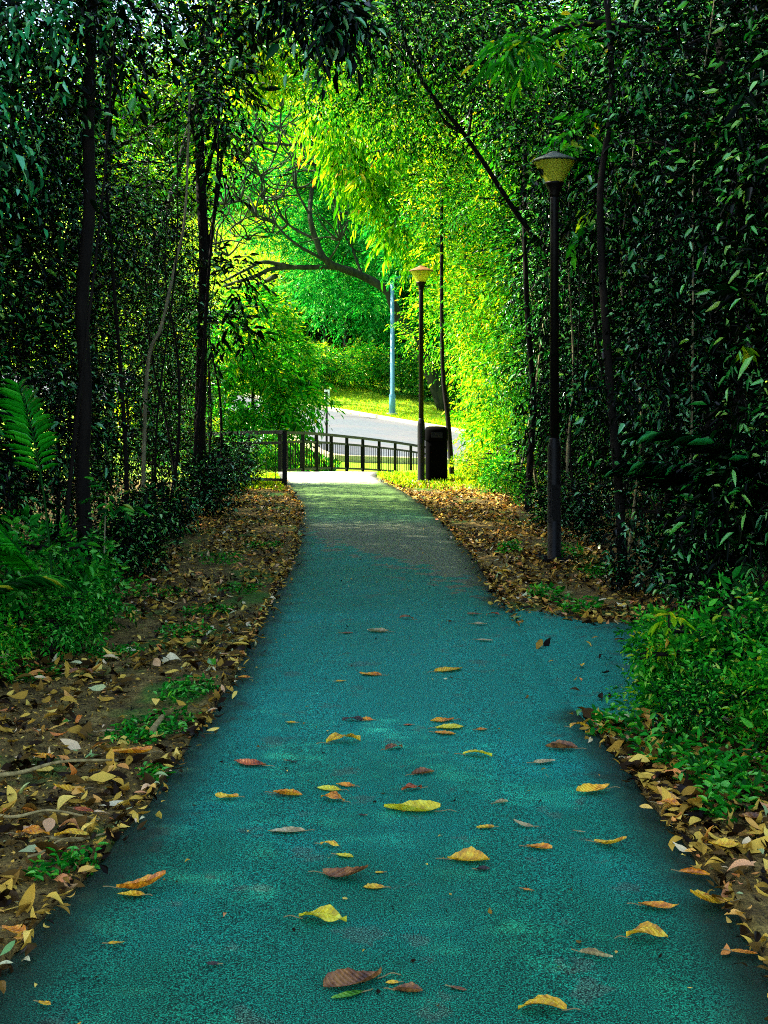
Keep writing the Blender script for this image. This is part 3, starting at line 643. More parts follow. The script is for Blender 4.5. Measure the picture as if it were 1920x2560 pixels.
VL = [(95, 1648, 62, 'o', 'flat orange leaf on bare soil at the left', 4), (285, 1650, 85, 'o', 'large bright orange leaf on the left verge beside the green tuft', 0), (150, 1724, 60, 'y', 'upright cupped yellow leaf on the left verge', 3),
 (70, 1830, 75, 'o', 'orange star like crumpled leaf at the left edge of the view', 2), (155, 1838, 75, 'y', 'pale yellow crumpled leaf by the kerb on the left', 2), (180, 1766, 50, 'r', 'red brown leaf lying between pale sticks', 4),
 (105, 1405, 45, 'b', 'brown curled leaf under the low bush on the left', 3), (175, 1478, 50, 'b', 'rust brown crumpled leaf on the left soil', 2), (30, 2046, 60, 'o', 'orange leaf beside the path in the bottom left', 0),
 (1085, 1247, 36, 'y', 'yellow leaf on the litter left of the nearer lamp post', 4), (1390, 1660, 60, 'y', 'broad yellow leaf on the right verge below the bush', 0), (1500, 1905, 60, 'o', 'orange folded leaf on the right verge near the edge of the view', 1),
 (1565, 1850, 66, 'y', 'yellow leaf on bare soil of the right verge', 0), (1445, 1770, 50, 'o', 'orange leaf beside a green seedling on the right verge', 2), (1620, 1790, 46, 'b', 'brown leaf at the far right edge on the verge', 0), (225, 1600, 46, 't', 'tan leaf on the mossy part of the left verge', 0)]
for X_, Y_, wp, c_, lab, st_ in VL:
    o = fallen(X_, Y_, wp, c_, lab, style=st_); o['group'] = 'large fallen leaves on the verges'

# pale sticks on the left verge
def stick(a, b_, r0, lab):
    pa, pb = [(lambda d, x: Vector(((x - 960) / FOC * d, d, 0)))(EYE * FOC / (p[1] * 1.1573 - HZ), p[0] * 1.1573) for p in (a, b_)]
    pa.z = gz(pa.x, pa.y) + .035; pb.z = gz(pb.x, pb.y) + .03; mid = pa.lerp(pb, .5) + Vector((.01, .03, .015)); q = MB()
    O = pa.copy(); P = spline([pa - O, pa.lerp(pb, .25) - O + Vector((0, -.02, .004)), mid - O, pb - O], 5); q.tube(P, taper(r0, r0 * .5, len(P)), 8, .15, random.Random(3))
    o = q.build('stick', M['stick'], None, True); o.location = O; tag(o, lab, 'stick', 'fallen sticks on the left verge')
stick((-20, 1700), (255, 1662), .010, 'thick pale stick slanting across the soil on the left verge')
stick((-20, 1784), (215, 1790), .007, 'straight pale stick lying level below the thick one')
stick((110, 1842), (330, 1785), .006, 'thin pale stick by the kerb on the left verge')
stick((60, 1885), (180, 1840), .005, 'short thin stick nearest the bottom left')
stick((330, 1600), (352, 1560), .018, 'short stubby pale stick standing out of the green tuft')

# ------------------------------------------------------------------ litter, herbs, grass (uncountable)
def scatter_leaves(name, n, fpos, L, W, mat, label, cat, seed, up=.5, lift=.03, kindly='stuff', curve=.4):
    rs = np.random.RandomState(seed); P = fpos(rs, n)
    D = rs.normal(0, 1, (len(P), 3)); D[:, 2] = np.abs(rs.normal(0, up, len(P))) * rs.choice([-.5, 1], len(P)); Nn = np.array([0, 0, 1.0]) + rs.normal(0, .4, (len(P), 3))
    sz = rs.uniform(.5, 1.3, len(P)); P = P.copy(); P[:, 2] += lift * rs.uniform(0, 1, len(P)) ** 1.5 + .004
    o = link(name, curled(rs, P, D, Nn, L * sz, W * sz * rs.uniform(.8, 1.3, len(P))), None, mat); tag(o, label, cat, kind=kindly); return o
def curled(rs, P, D, Nn, L, W):
    "dry leaves of a 7 x 3 grid, each arched, cupped and twisted its own way"
    n = len(P); D = unit(D); S = unit(np.cross(D, Nn)); U = np.cross(S, D); U = np.where(U[:, 2:] < 0, -U, U)
    arch = rs.normal(0, .28, n); cup = rs.uniform(-.1, .75, n); tw = rs.normal(0, .5, n); sway = rs.normal(0, .12, n); VV = []
    for i, t in enumerate(np.linspace(0, 1, 7)):
        wd = W * .5 * [.04, .62, .95, 1.0, .80, .46, .02][i] * rs.uniform(.85, 1.12, n)
        c = P + D * (L * (t - .5))[:, None] + S * (sway * L * (t - .5) ** 2 * 4)[:, None] + U * (arch * L * ((t - .5) ** 2 * 4 - .5) * .5 + .15 * W)[:, None]
        a = tw * (t - .5); S2 = S * np.cos(a)[:, None] + U * np.sin(a)[:, None]; U2 = U * np.cos(a)[:, None] - S * np.sin(a)[:, None]
        for sg in (-1, 0, 1): VV.append(c + S2 * (sg * wd)[:, None] + U2 * (abs(sg) * cup * wd)[:, None])
    V = np.stack(VV, 1).reshape(-1, 3); q = []
    for i in range(6):
        for j in range(2): q.append((i * 3 + j, i * 3 + j + 1, i * 3 + j + 4, i * 3 + j + 3))
    F = (np.arange(n)[:, None, None] * 21 + np.array(q)[None]).reshape(-1)
    return mesh_np('litter', V, F, np.full(n * 12, 4), True)
def strip(side, y0, y1, w0, w1, bias=1.0):
    def f(rs, n):
        y = y0 + (y1 - y0) * rs.uniform(0, 1, n) ** bias; l, r_ = pe(y); wd = w0 + (w1 - w0) * (y - y0) / (y1 - y0)
        u = rs.uniform(0, 1, n); x = np.where(side < 0, l - .0 - u * wd, r_ + .0 + u * wd)
        k = (np.sin(x * 5 + y * 1.7) + np.sin(y * 2.3 - x * 3) + rs.normal(0, .8, n)) > -.7
        if side > 0: k = k & ~((y > 5.9) & (y < 8.0))
        x, y = x[k], y[k]; return np.stack([x, y, ground_z(x, y)], -1)
    return f
scatter_leaves('leaf_litter', 11500, strip(-1, 7.5, 21.2, 1.7, 1.9), .062, .022, M['litter'], 'dry brown leaf litter along the left side of the path', 'leaf litter', 11)
scatter_leaves('leaf_litter', 1600, strip(-1, 2.8, 7.5, 1.6, 1.6), .092, .038, M['litter'], 'brown and yellow leaf litter on the near left verge', 'leaf litter', 12)
scatter_leaves('leaf_litter', 12500, strip(1, 8.0, 22.5, 1.2, 1.6), .065, .023, M['litter'], 'dry brown leaf litter around the lamp post on the right', 'leaf litter', 13)
scatter_leaves('leaf_litter', 2000, strip(1, 2.8, 5.9, 1.4, 1.3), .090, .038, M['litter'], 'yellow and brown leaf litter below the bushes on the right verge', 'leaf litter', 14)

def f_spill(rs, n):
    y = 2.8 + 19 * rs.uniform(0, 1, n); l, r_ = pe(y); sd = rs.uniform(0, 1, n) < .5; o_ = np.abs(rs.normal(0, .05, n)) - .03
    x = np.where(sd, l + o_, r_ - o_); k = sd | (y < 5.9) | (y > 8.2); return np.stack([x, y, np.full(n, .02)], -1)[k]
scatter_leaves('leaf_litter', 2600, f_spill, .055, .020, M['litter'], 'leaf litter spilling over both rims of the path', 'leaf litter', 15)
def f_spur(rs, n):
    x = .9 + 1.6 * rs.uniform(0, 1, n); y = 6.2 + rs.beta(.6, .6, n) * 1.75; return np.stack([x, y, np.full(n, .024)], -1)
scatter_leaves('leaf_litter', 45, f_spur, .07, .028, M['litter'], 'scattered dry leaves on the mouth of the side path', 'leaf litter', 19, lift=.004)
def f_crumb(rs, n):
    y = 2.9 + 15 * rs.uniform(0, 1, n) ** 1.3; l, r_ = pe(y); x = l + (r_ - l) * rs.uniform(.04, .96, n); return np.stack([x, y, np.full(n, .022)], -1)
scatter_leaves('leaf_crumbs', 240, f_crumb, .020, .010, M['litter'], 'small crumbs of dry leaf and grit on the path', 'leaf crumbs', 16, lift=.004)
scatter_leaves('leaf_crumbs', 9000, strip(-1, 2.8, 8, 1.6, 1.6), .024, .008, M['litter'], 'broken leaf bits and fine twigs on the near left soil', 'leaf crumbs', 17, lift=.012)
scatter_leaves('leaf_crumbs', 5000, strip(1, 2.8, 5.9, 1.4, 1.3), .024, .008, M['litter'], 'broken leaf bits and fine twigs on the near right soil', 'leaf crumbs', 18, lift=.012)
def tufts(name, spots, nper, rad, L, W, mat, label, cat, seed, kind='stuff', flat=.5, h=.04):
    rs = np.random.RandomState(seed); out = []
    for (x, y, s) in spots:
        n = int(nper * s); a = rs.uniform(0, 6.28, n); q = rad * s * np.sqrt(rs.uniform(0, 1, n)); X1 = x + q * np.cos(a); Y1 = y + q * np.sin(a) * 1.2
        P = np.stack([X1, Y1, ground_z(X1, Y1)], -1); P[:, 2] += rs.uniform(0, h, n)
        D = rs.normal(0, 1, (n, 3)); D[:, 2] = np.abs(D[:, 2]) * flat + .1
        out.append(leaf_geo(P, D, np.array([0, 0, 1.0]) + rs.normal(0, .4, (n, 3)), L * rs.uniform(.5, 1.3, n), W * rs.uniform(.6, 1.2, n)))
    o = link(name, leaves_mesh(name, np.concatenate(out)), None, mat); tag(o, label, cat, kind=kind); return o
def G(X_, Y_):
    y = Y_ * 1.1573; d = EYE * FOC / (y - HZ); return ((X_ * 1.1573 - 960) / FOC * d, d)
tufts('ground_herbs', [(*G(350, 1575), 1.1), (*G(290, 1600), .9), (*G(320, 1590), 1.0), (*G(420, 1505), .9), (*G(380, 1520), .7), (*G(60, 1470), 1.2), (*G(20, 1430), 1.1), (*G(120, 1900), .5), (*G(200, 1880), .45), (*G(330, 1680), .4), (*G(250, 1430), 1.1), (*G(450, 1330), 1.2), (*G(400, 1380), 1.2), (*G(520, 1280), 1.2), (*G(350, 1290), 1.4), (*G(570, 1190), 1.2), (*G(480, 1220), 1.4)], 170, .16, .035, .018, M['herb'], 'low green herbs creeping over the left verge', 'herbs', 21)
tufts('ground_herbs', [(*G(1480, 1660), .9), (*G(1540, 1700), .9), (*G(1590, 1720), 1.0), (*G(1420, 1630), .9), (*G(1330, 1590), .7), (*G(1640, 1670), 1.1), (*G(1560, 1770), .6), (*G(1180, 1300), .8), (*G(1250, 1330), .9), (*G(1300, 1250), .9), (*G(1100, 1200), .7), (*G(1220, 1210), 1.1)], 150, .18, .05, .026, M['herb'], 'small green seedlings and herbs on the right verge', 'herbs', 22, h=.10)
def grass_field(name, n, f, H, label, seed, mat=None):
    rs = np.random.RandomState(seed); P = f(rs, n); n = len(P)
    D = np.array([0, 0, 1.0]) + rs.normal(0, .35, (n, 3)); V = leaf_geo(P, D, rs.normal(0, 1, (n, 3)), H * rs.uniform(.5, 1.4, n), H * .14 * rs.uniform(.7, 1.4, n), .2, .3)
    o = link(name, leaves_mesh(name, V), None, mat or M['grass']); tag(o, label, 'grass', kind='stuff'); return o
def f_r(rs, n):
    y = rs.uniform(19.2, 26, n); l, r_ = pe(np.minimum(y, 24)); x = r_ + .03 + rs.uniform(0, 1, n) ** 1.2 * 2.6; k = (rs.uniform(0, 1, n) < ss(18.8, 21.5, y)) & ~((y > 23.4) & (x < .75 + (y - 23.4) * .6)); x, y = x[k], y[k]
    return np.stack([x, y, ground_z(x, y)], -1)
grass_field('grass', 9000, f_r, .07, 'sunlit yellow green grass around the litter bin', 31)
def f_l(rs, n):
    y = rs.uniform(19.5, 23.2, n); l, r_ = pe(y); x = l - .03 - rs.uniform(0, 1, n) * 1.6; k = rs.uniform(0, 1, n) < ss(19, 20.4, y); x, y = x[k], y[k]; return np.stack([x, y, ground_z(x, y)], -1)
grass_field('grass', 5000, f_l, .06, 'sunlit yellow grass under the short railing', 32)
def f_far(rs, n):
    u = rs.uniform(0, 1, n); fe = np.array(FE); x = -9 + 20 * u; y = np.interp(x, fe[:, 0], fe[:, 1]) + .25 + rs.uniform(0, 9, n); return np.stack([x, y, ground_z(x, y)], -1)
grass_field('grass', 26000, f_far, .10, 'bright grass bank across the road', 33)
def f_near(rs, n):
    ne = np.array(NE); x = rs.uniform(-7, 3, n); y = np.interp(x, ne[:, 0], ne[:, 1]) - .3 - rs.uniform(0, 9, n); k = (y > 27 + 1.6 * (x + 2)) & (x < -1.2); x, y = x[k], y[k]; return np.stack([x, y, ground_z(x, y)], -1)
grass_field('grass', 12000, f_near, .12, 'green grass between the railing and the road', 34, M['bright'])
def f_hill(rs, n):
    x = rs.uniform(-24, 0, n); y = rs.uniform(62, 115, n); return np.stack([x, y, ground_z(x, y)], -1)
grass_field('grass', 40000, f_hill, .3, 'tall yellow green grass on the far hillside', 35)

# ------------------------------------------------------------------ vegetation prototypes
#EOF_PART1
def column_clumps(seed, h, r, n=9, z0=.35):
    rg = random.Random(seed); out = []
    for i in range(n):
        z = z0 + (h - z0) * (i + .5) / n; a = rg.uniform(0, 6.28); q = r * rg.uniform(.1, .55)
        out.append(((q * math.cos(a), q * math.sin(a), z), (r * rg.uniform(.55, .8), r * rg.uniform(.55, .8), h / n * rg.uniform(.7, 1.1)), 1))
    return out
def crown_clumps(seed, z0, z1, r, n=9, lean=(0, 0)):
    rg = random.Random(seed); out = []
    for i in range(n):
        t = (i + .5) / n; z = z0 + (z1 - z0) * t; a = i * 2.4 + rg.uniform(-.4, .4); q = r * rg.uniform(.35, .75) * math.sin(math.pi * (t * .8 + .15)); s = r * rg.uniform(.38, .6)
        out.append(((lean[0] * t + q * math.cos(a), lean[1] * t + q * math.sin(a), z), (s, s, s * .75), 1))
    return out
SH = [make_tree_meshes(100 + i, True, column_clumps(i + 1, 4.4, 1.15, 10), 2900, (.078, .030), ([(0, 0, -.1), (.08, .05, 1.2), (-.1, .1, 2.6), (.05, 0, 4.1)], .035, .012), .30, 6, .3, .8) for i in range(3)]
SW = [make_tree_meshes(120 + i, True, column_clumps(i + 5, 4.4, 1.15, 10), 1500, (.13, .036), ([(0, 0, -.1), (.08, .05, 1.2), (-.1, .1, 2.6), (.05, 0, 4.1)], .035, .012), .36, 6, .45, .6) for i in range(2)]
FT = [make_tree_meshes(140 + i, False, crown_clumps(i + 3, 2.6, 9.5, 2.4, 11), 4000, (.095, .036), ([(0, 0, -.2), (.1, .1, 2.5), (-.15, 0, 5.5), (.1, .1, 9)], .11, .03), .45, 7, .3, .8) for i in range(3)]
LB = [make_tree_meshes(160 + i, True, column_clumps(i + 9, .62, .42, 6, .08), 480, (.052, .022), ([(0, 0, -.05), (.03, .02, .25), (0, .03, .5)], .010, .004), .13, 6, .15, .8) for i in range(3)]
SHS = [make_tree_meshes(220 + i, True, column_clumps(i + 31, 4.4, 1.15, 10), 1900, (.074, .028), ([(0, 0, -.1), (.08, .05, 1.2), (-.1, .1, 2.6), (.05, 0, 4.1)], .03, .012), .30, 6, .3, .8) for i in range(2)]
FTS = [make_tree_meshes(240 + i, False, crown_clumps(i + 33, 2.4, 9.5, 2.2, 12), 1500, (.095, .036), ([(0, 0, -.2), (.1, .1, 2.5), (-.15, 0, 5.5), (.1, .1, 9)], .09, .03), .42, 7, .3, .8) for i in range(2)]
BT = [make_tree_meshes(180 + i, False, crown_clumps(i + 13, 3.0, 12, 4.0, 14), 3000, (.26, .10), ([(0, 0, -.5), (.2, .1, 3), (-.2, 0, 6.5), (.1, .1, 11)], .22, .05), .9, 7, .3, .8) for i in range(3)]
BS = [make_tree_meshes(200 + i, True, column_clumps(i + 17, 2.2, 1.5, 8, .2), 1500, (.15, .055), ([(0, 0, -.2), (.08, .05, .8), (-.1, .1, 1.8)], .05, .015), .45, 6, .2, .8) for i in range(2)]
def drip(x, y): return gz(x, y) - .03

rg = random.Random(77)
# --- thicket on the left: front shrubs, then trees behind, then tall trees
y = 6.9; i = 0
while y < 21.4:
    x = -3.25 - .02 * (y - 7) + rg.uniform(-.12, .12); s = rg.uniform(.85, 1.1)
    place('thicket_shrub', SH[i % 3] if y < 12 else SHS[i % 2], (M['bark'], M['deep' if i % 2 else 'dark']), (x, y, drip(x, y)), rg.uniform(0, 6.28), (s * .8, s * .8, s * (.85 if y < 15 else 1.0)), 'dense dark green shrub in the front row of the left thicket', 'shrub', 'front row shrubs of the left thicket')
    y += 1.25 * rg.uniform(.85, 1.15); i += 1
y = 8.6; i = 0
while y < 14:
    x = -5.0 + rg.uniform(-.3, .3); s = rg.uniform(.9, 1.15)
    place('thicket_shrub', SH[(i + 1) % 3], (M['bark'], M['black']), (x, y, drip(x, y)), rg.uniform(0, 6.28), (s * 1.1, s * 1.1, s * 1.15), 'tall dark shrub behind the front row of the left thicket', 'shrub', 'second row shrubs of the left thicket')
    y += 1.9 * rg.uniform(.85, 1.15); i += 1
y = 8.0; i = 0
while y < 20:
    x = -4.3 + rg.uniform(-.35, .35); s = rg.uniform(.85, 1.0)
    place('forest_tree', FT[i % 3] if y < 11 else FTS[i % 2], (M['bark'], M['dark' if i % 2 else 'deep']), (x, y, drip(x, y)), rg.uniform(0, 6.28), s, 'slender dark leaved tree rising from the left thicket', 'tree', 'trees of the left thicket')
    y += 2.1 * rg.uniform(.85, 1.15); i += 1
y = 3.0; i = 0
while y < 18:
    x = -7.4 + rg.uniform(-.5, .5); s = rg.uniform(1.55, 1.75)  # made tall so the crowns shade the path and right wall
    place('forest_tree', FT[(i + 1) % 3], (M['bark'], M['black']), (x, y, drip(x, y)), rg.uniform(0, 6.28), s, 'unseen tall dark tree added behind the left thicket for shade', 'tree', 'unseen tall trees added behind the left thicket')
    y += 3.3 * rg.uniform(.85, 1.15); i += 1
y = 2.0; i = 0
while y < 15:
    x = -10.2 + rg.uniform(-.4, .4); s = rg.uniform(1.6, 1.8)  # outer row, out of view, added to keep sun patches off the path
    place('forest_tree', FT[i % 3], (M['bark'], M['black']), (x, y, drip(x, y)), rg.uniform(0, 6.28), s, 'unseen tall dark tree added behind the left thicket for shade', 'tree', 'unseen tall trees added behind the left thicket')
    y += 3.1 * rg.uniform(.85, 1.15); i += 1
for x, y in ((-10.5, 18.5),):
    place('thicket_shrub', SH[i % 3], (M['bark'], M['dark']), (x, y, drip(x, y)), rg.uniform(0, 6.28), (2.2, 2.2, 1.5), 'wide dark shrub closing the back of the left thicket', 'shrub', 'shrubs at the back of the left thicket'); i += 1
# --- thicket on the right
y = 8.3; i = 0
while y < 17.5:
    x = 2.72 + rg.uniform(-.1, .1) + (.25 if y < 9 else 0) + (.2 if 10.5 < y < 12 else 0); s = rg.uniform(.85, 1.05)
    place('thicket_shrub', (SH if i % 3 else SW)[i % 2], (M['bark'], M['deep' if i % 2 else 'dark']), (x, y, drip(x, y)), rg.uniform(0, 6.28), (s * .8, s * .8, s), 'dense dark green shrub in the front row of the right thicket', 'shrub', 'front row shrubs of the right thicket')
    y += 1.2 * rg.uniform(.85, 1.15); i += 1
y = 6.6; i = 0
while y < 19:
    x = 4.3 + rg.uniform(-.3, .3) + (.4 if y < 8 else 0); s = rg.uniform(.9, 1.15)
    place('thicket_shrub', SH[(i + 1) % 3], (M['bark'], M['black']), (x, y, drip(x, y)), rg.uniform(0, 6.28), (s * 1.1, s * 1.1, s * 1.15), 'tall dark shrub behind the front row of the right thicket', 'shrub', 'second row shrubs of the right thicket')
    y += 1.9 * rg.uniform(.85, 1.15); i += 1
y = 7.4; i = 0
while y < 19:
    x = 3.9 + rg.uniform(-.35, .35); s = rg.uniform(.85, 1.0)
    place('forest_tree', FT[i % 3], (M['bark'], M['deep' if i % 2 else 'dark']), (x, y, drip(x, y)), rg.uniform(0, 6.28), s, 'slender dark leaved tree rising from the right thicket', 'tree', 'trees of the right thicket')
    y += 2.1 * rg.uniform(.85, 1.15); i += 1
y = 5.0; i = 0
while y < 26:
    x = 6.8 + rg.uniform(-.5, .5); s = rg.uniform(1.1, 1.3)
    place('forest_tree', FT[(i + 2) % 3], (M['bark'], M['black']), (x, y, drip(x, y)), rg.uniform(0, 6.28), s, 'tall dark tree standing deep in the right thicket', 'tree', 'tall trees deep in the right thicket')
    y += 3.0 * rg.uniform(.85, 1.15); i += 1
# --- sunlit end of the right thicket, lighter leaf colours painting part of the sun
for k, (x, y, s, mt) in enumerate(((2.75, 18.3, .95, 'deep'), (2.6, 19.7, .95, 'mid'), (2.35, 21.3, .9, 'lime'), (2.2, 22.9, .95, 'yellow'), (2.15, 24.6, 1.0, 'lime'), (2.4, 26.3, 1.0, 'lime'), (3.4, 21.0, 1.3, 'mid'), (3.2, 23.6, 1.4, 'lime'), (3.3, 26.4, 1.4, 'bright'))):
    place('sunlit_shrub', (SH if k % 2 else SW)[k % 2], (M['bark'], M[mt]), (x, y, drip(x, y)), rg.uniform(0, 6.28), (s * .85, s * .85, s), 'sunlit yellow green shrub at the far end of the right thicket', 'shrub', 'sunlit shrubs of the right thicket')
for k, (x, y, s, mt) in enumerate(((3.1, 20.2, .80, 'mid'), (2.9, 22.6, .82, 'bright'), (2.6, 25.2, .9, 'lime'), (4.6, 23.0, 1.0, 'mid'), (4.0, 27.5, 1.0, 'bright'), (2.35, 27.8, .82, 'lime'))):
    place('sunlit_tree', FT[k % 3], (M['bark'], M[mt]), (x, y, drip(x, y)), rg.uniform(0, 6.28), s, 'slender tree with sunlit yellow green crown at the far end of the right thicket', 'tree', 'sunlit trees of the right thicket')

# --- individual trunks and stems seen in front of the thickets
def stem_tree(name, pts, r0, r1, mat, label, clumps=(), leaf=(.10, .04), lm='dark', nspray=400, cat='tree', parts=('trunk', 'crown'), forks=(), twig=.35, droop=.3, seed=1):
    P = [Vector(p) for p in pts]; P[0].z = gz(P[0].x, P[0].y) - .05; O = P[0].copy(); P = [p - O for p in P]
    sp_ = spline(P, 6); q = MB(); rgg = random.Random(seed); q.tube(sp_, taper(r0, r1, len(sp_), .8), 10, .06, rgg)
    for f in forks:
        fp = spline([Vector(p) - O for p in f[0]], 5); q.tube(fp, taper(f[1], f[1] * .35, len(fp)), 7)
    root = empty(name, O); q.build(parts[0], mat, root, True)
    if clumps:
        rs = np.random.RandomState(seed); Vs = []; tot = sum(c[2] for c in clumps)
        for c, r, wgt in clumps:
            cc = np.array(c) - np.array(O); Pp, D = ell(rs, int(nspray * wgt / tot), cc, r, .3); D = unit(D + rs.normal(0, .4, D.shape))
            Vs.append(sprays(rs, Pp, D, twig, 6, leaf[0], leaf[1], droop, .8))
        link(parts[1], leaves_mesh(parts[1], np.concatenate(Vs)), root, M[lm])
    tag(root, label, cat); return root
stem_tree('dark_tree', [px(222, 1400, 9.9), px(206, 1200, 9.9), px(214, 980, 9.9), px(204, 760, 9.9), px(224, 520, 9.95), px(222, 300, 10), px(240, -300, 10.2)], .062, .045, M['bark'], 'straight black trunk of a tree at the front of the left thicket, nearest one',
          [(px(230, -100, 10.1), (1.2, 1.2, .8), 2), (px(150, 60, 9.6), (.8, .8, .4), 1)], nspray=500, seed=3)
stem_tree('dark_tree', [px(505, 1230, 17), px(500, 1050, 17), px(510, 650, 17), px(500, 300, 17), px(545, -100, 17.2)], .095, .06, M['bark'], 'black forked trunk at the bright gap on the left, with dangling dark leaves',
          [(px(560, 60, 16.8), (.55, .6, .45), 2.0), (px(560, 250, 16.9), (.35, .5, .4), 1.0), (px(500, 0, 17), (1.4, 1.0, .6), 2.0), (px(590, 700, 16.5), (.16, .3, .28), .45), (px(560, 820, 16.6), (.25, .3, .25), .4)], leaf=(.15, .05), nspray=420, droop=.5,
          forks=[((px(505, 480, 17), px(540, 330, 17), px(560, 170, 17)), .04), ((px(506, 700, 17), px(545, 480, 17), px(560, 300, 16.9)), .035), ((px(505, 420, 17), px(478, 300, 16.9), px(470, 200, 16.8)), .03), ((px(575, 175, 16.9), px(620, 120, 16.9), px(650, 60, 16.8)), .02)], seed=4)
stem_tree('thin_tree', [px(470, 1290, 15.6), px(500, 1000, 15.6), px(520, 700, 15.6), px(545, 400, 15.7), px(540, 150, 15.8)], .03, .014, M['bark'], 'thin dark stem leaning right beside the forked trunk on the left', [(px(540, 380, 15.7), (.35, .4, .5), 1), (px(545, 180, 15.8), (.3, .4, .4), 1)], nspray=130, seed=5)
stem_tree('pale_sapling', [px(355, 1300, 13.4), px(368, 926, 13.4), px(405, 810, 13.4), px(440, 650, 13.5), px(463, 532, 13.5), px(474, 231, 13.6)], .026, .012, M['bark_pale'], 'long thin pale stem bowing across the left thicket', [(px(470, 240, 13.6), (.4, .4, .3), 1)], nspray=60, seed=6)
stem_tree('slim_tree', [px(1131, 1196, 22.6), px(1120, 1050, 22.6), px(1107, 926, 22.6), px(1104, 700, 22.6), px(1104, 470, 22.7)], .055, .03, M['bark'], 'slim dark trunk just right of the litter bin', [(px(1104, 470, 22.7), (.6, .6, .7), 1), (px(1100, 620, 22.6), (.4, .4, .3), .4)], lm='yellow', nspray=150, seed=7)
stem_tree('slim_tree', [px(1319, 1278, 16.2), px(1327, 1120, 16.2), px(1334, 1000, 16.2), px(1320, 810, 16.2), px(1311, 560, 16.2), px(1314, 350, 16.3)], .05, .028, M['bark'], 'slim dark crooked trunk left of the nearer lamp post', [(px(1310, 340, 16.3), (.6, .6, .5), 1)], lm='mid', nspray=150, seed=8)
stem_tree('leaning_tree', [(3.2, 15.9, 0), px(1560, 900, 15.9), px(1420, 690, 15.8), px(1307, 555, 15.6), px(1169, 347, 15.4), px(1060, 210, 15.2), px(1000, 60, 15), px(960, -120, 14.8)], .050, .018, M['bark'], 'leaning black trunk slanting up leftwards over the path from the right thicket',
          [(px(1000, 60, 15), (.9, .9, .5), 2), (px(1150, 60, 15), (1.0, .9, .5), 2), (px(930, -60, 14.6), (1.1, 1.0, .6), 2), (px(1280, 200, 15.2), (.8, .8, .6), 2), (px(1180, 250, 15.6), (.35, .5, .2), .4)], nspray=1100, seed=9, lm='dark', leaf=(.085, .034),
          forks=[((px(1150, 330, 15.4), px(1110, 300, 15.3), px(1080, 240, 15.2)), .025), ((px(1169, 347, 15.4), px(1180, 280, 15.4), px(1190, 180, 15.3)), .022)])
stem_tree('dark_tree', [px(1560, 1480, 9.9), px(1545, 1200, 9.9), px(1520, 900, 9.9), px(1500, 500, 10), px(1530, 200, 10), px(1490, -250, 10.1)], .045, .02, M['bark'], 'crooked dark trunk right of the nearer lamp post', seed=10)
stem_tree('dark_tree', [px(1690, 1450, 10.4), px(1672, 1150, 10.4), px(1690, 800, 10.4), px(1680, 300, 10.5)], .055, .035, M['bark'], 'straight dark trunk in the middle of the right thicket', seed=11)
stem_tree('dark_tree', [px(1830, 1500, 9.6), px(1845, 1150, 9.6), px(1850, 600, 9.6), px(1800, 100, 9.6)], .06, .04, M['bark'], 'dark trunk near the right edge of the view', seed=12)

rgs = random.Random(41)
for k in range(18):
    sd = -1 if k % 2 else 1; y = 9.5 + (k // 2) * 1.15 + rgs.uniform(-.3, .3); x = (-2.55 if sd < 0 else 2.12 + (.15 if y < 12 else 0)) + rgs.uniform(-.1, .1); P = [(x, y, 0)]; h = 0
    for j in range(4): h += rgs.uniform(.8, 1.5); x += rgs.uniform(-.22, .22); P.append((x, y + rgs.uniform(-.1, .1), h))
    stem_tree('bare_stem', P, rgs.uniform(.010, .030), .005, M['bark_pale' if k % 4 == 0 else 'bark'], 'thin bare stem standing at the face of the %s thicket' % ('left' if sd < 0 else 'right'), cat='stem', parts=('stem', 'foliage'), seed=k)['group'] = 'bare stems at the face of the %s thicket' % ('left' if sd < 0 else 'right')
# overhanging leafy boughs near the top, each on its own tree
stem_tree('overhanging_tree', [(-4.2, 9.5, 0), (-4.1, 9.5, 3.0), (-3.2, 9.3, 4.6), px(560, -160, 9.0), px(760, -70, 8.8), px(860, 10, 8.6)], .10, .012, M['bark'], 'black bough reaching over the path from the left with dark dangling leaves',
          [(px(770, 5, 8.7), (.30, .4, .15), 3), (px(850, 50, 8.6), (.18, .3, .12), 1.6), (px(700, -60, 8.9), (.3, .4, .12), 1)], leaf=(.11, .038), nspray=190, lm='deep', seed=13, twig=.22, droop=.6)
stem_tree('overhanging_tree', [(4.6, 11.5, 0), (4.3, 11.4, 3.5), (3.2, 11.2, 4.7), px(1500, 60, 11), px(1350, 95, 10.9), px(1270, 130, 10.8)], .09, .01, M['bark'], 'bough with long drooping green leaves reaching left above the nearer lamp',
          [(px(1300, 140, 10.9), (.22, .3, .11), 2), (px(1400, 100, 10.9), (.3, .4, .12), 1.6), (px(1560, 110, 11), (.5, .4, .25), 1.6)], leaf=(.15, .034), nspray=80, lm='bright', seed=14, twig=.22, droop=.7)
stem_tree('broad_leaf_sapling', [(2.75, 13.0, 0), px(1500, 900, 13.0), px(1480, 600, 12.9), px(1490, 400, 12.8), px(1460, 300, 12.7)], .02, .008, M['bark'], 'sapling with broad bright leaves hanging right of the nearer lamp head',
          [(px(1460, 320, 12.7), (.22, .25, .28), 2), (px(1520, 370, 12.7), (.22, .25, .2), 1.3), (px(1560, 500, 12.7), (.4, .3, .12), 1.3)], leaf=(.19, .08), nspray=42, lm='bright', seed=15, twig=.2, droop=.7, cat='sapling', parts=('stem', 'foliage'))
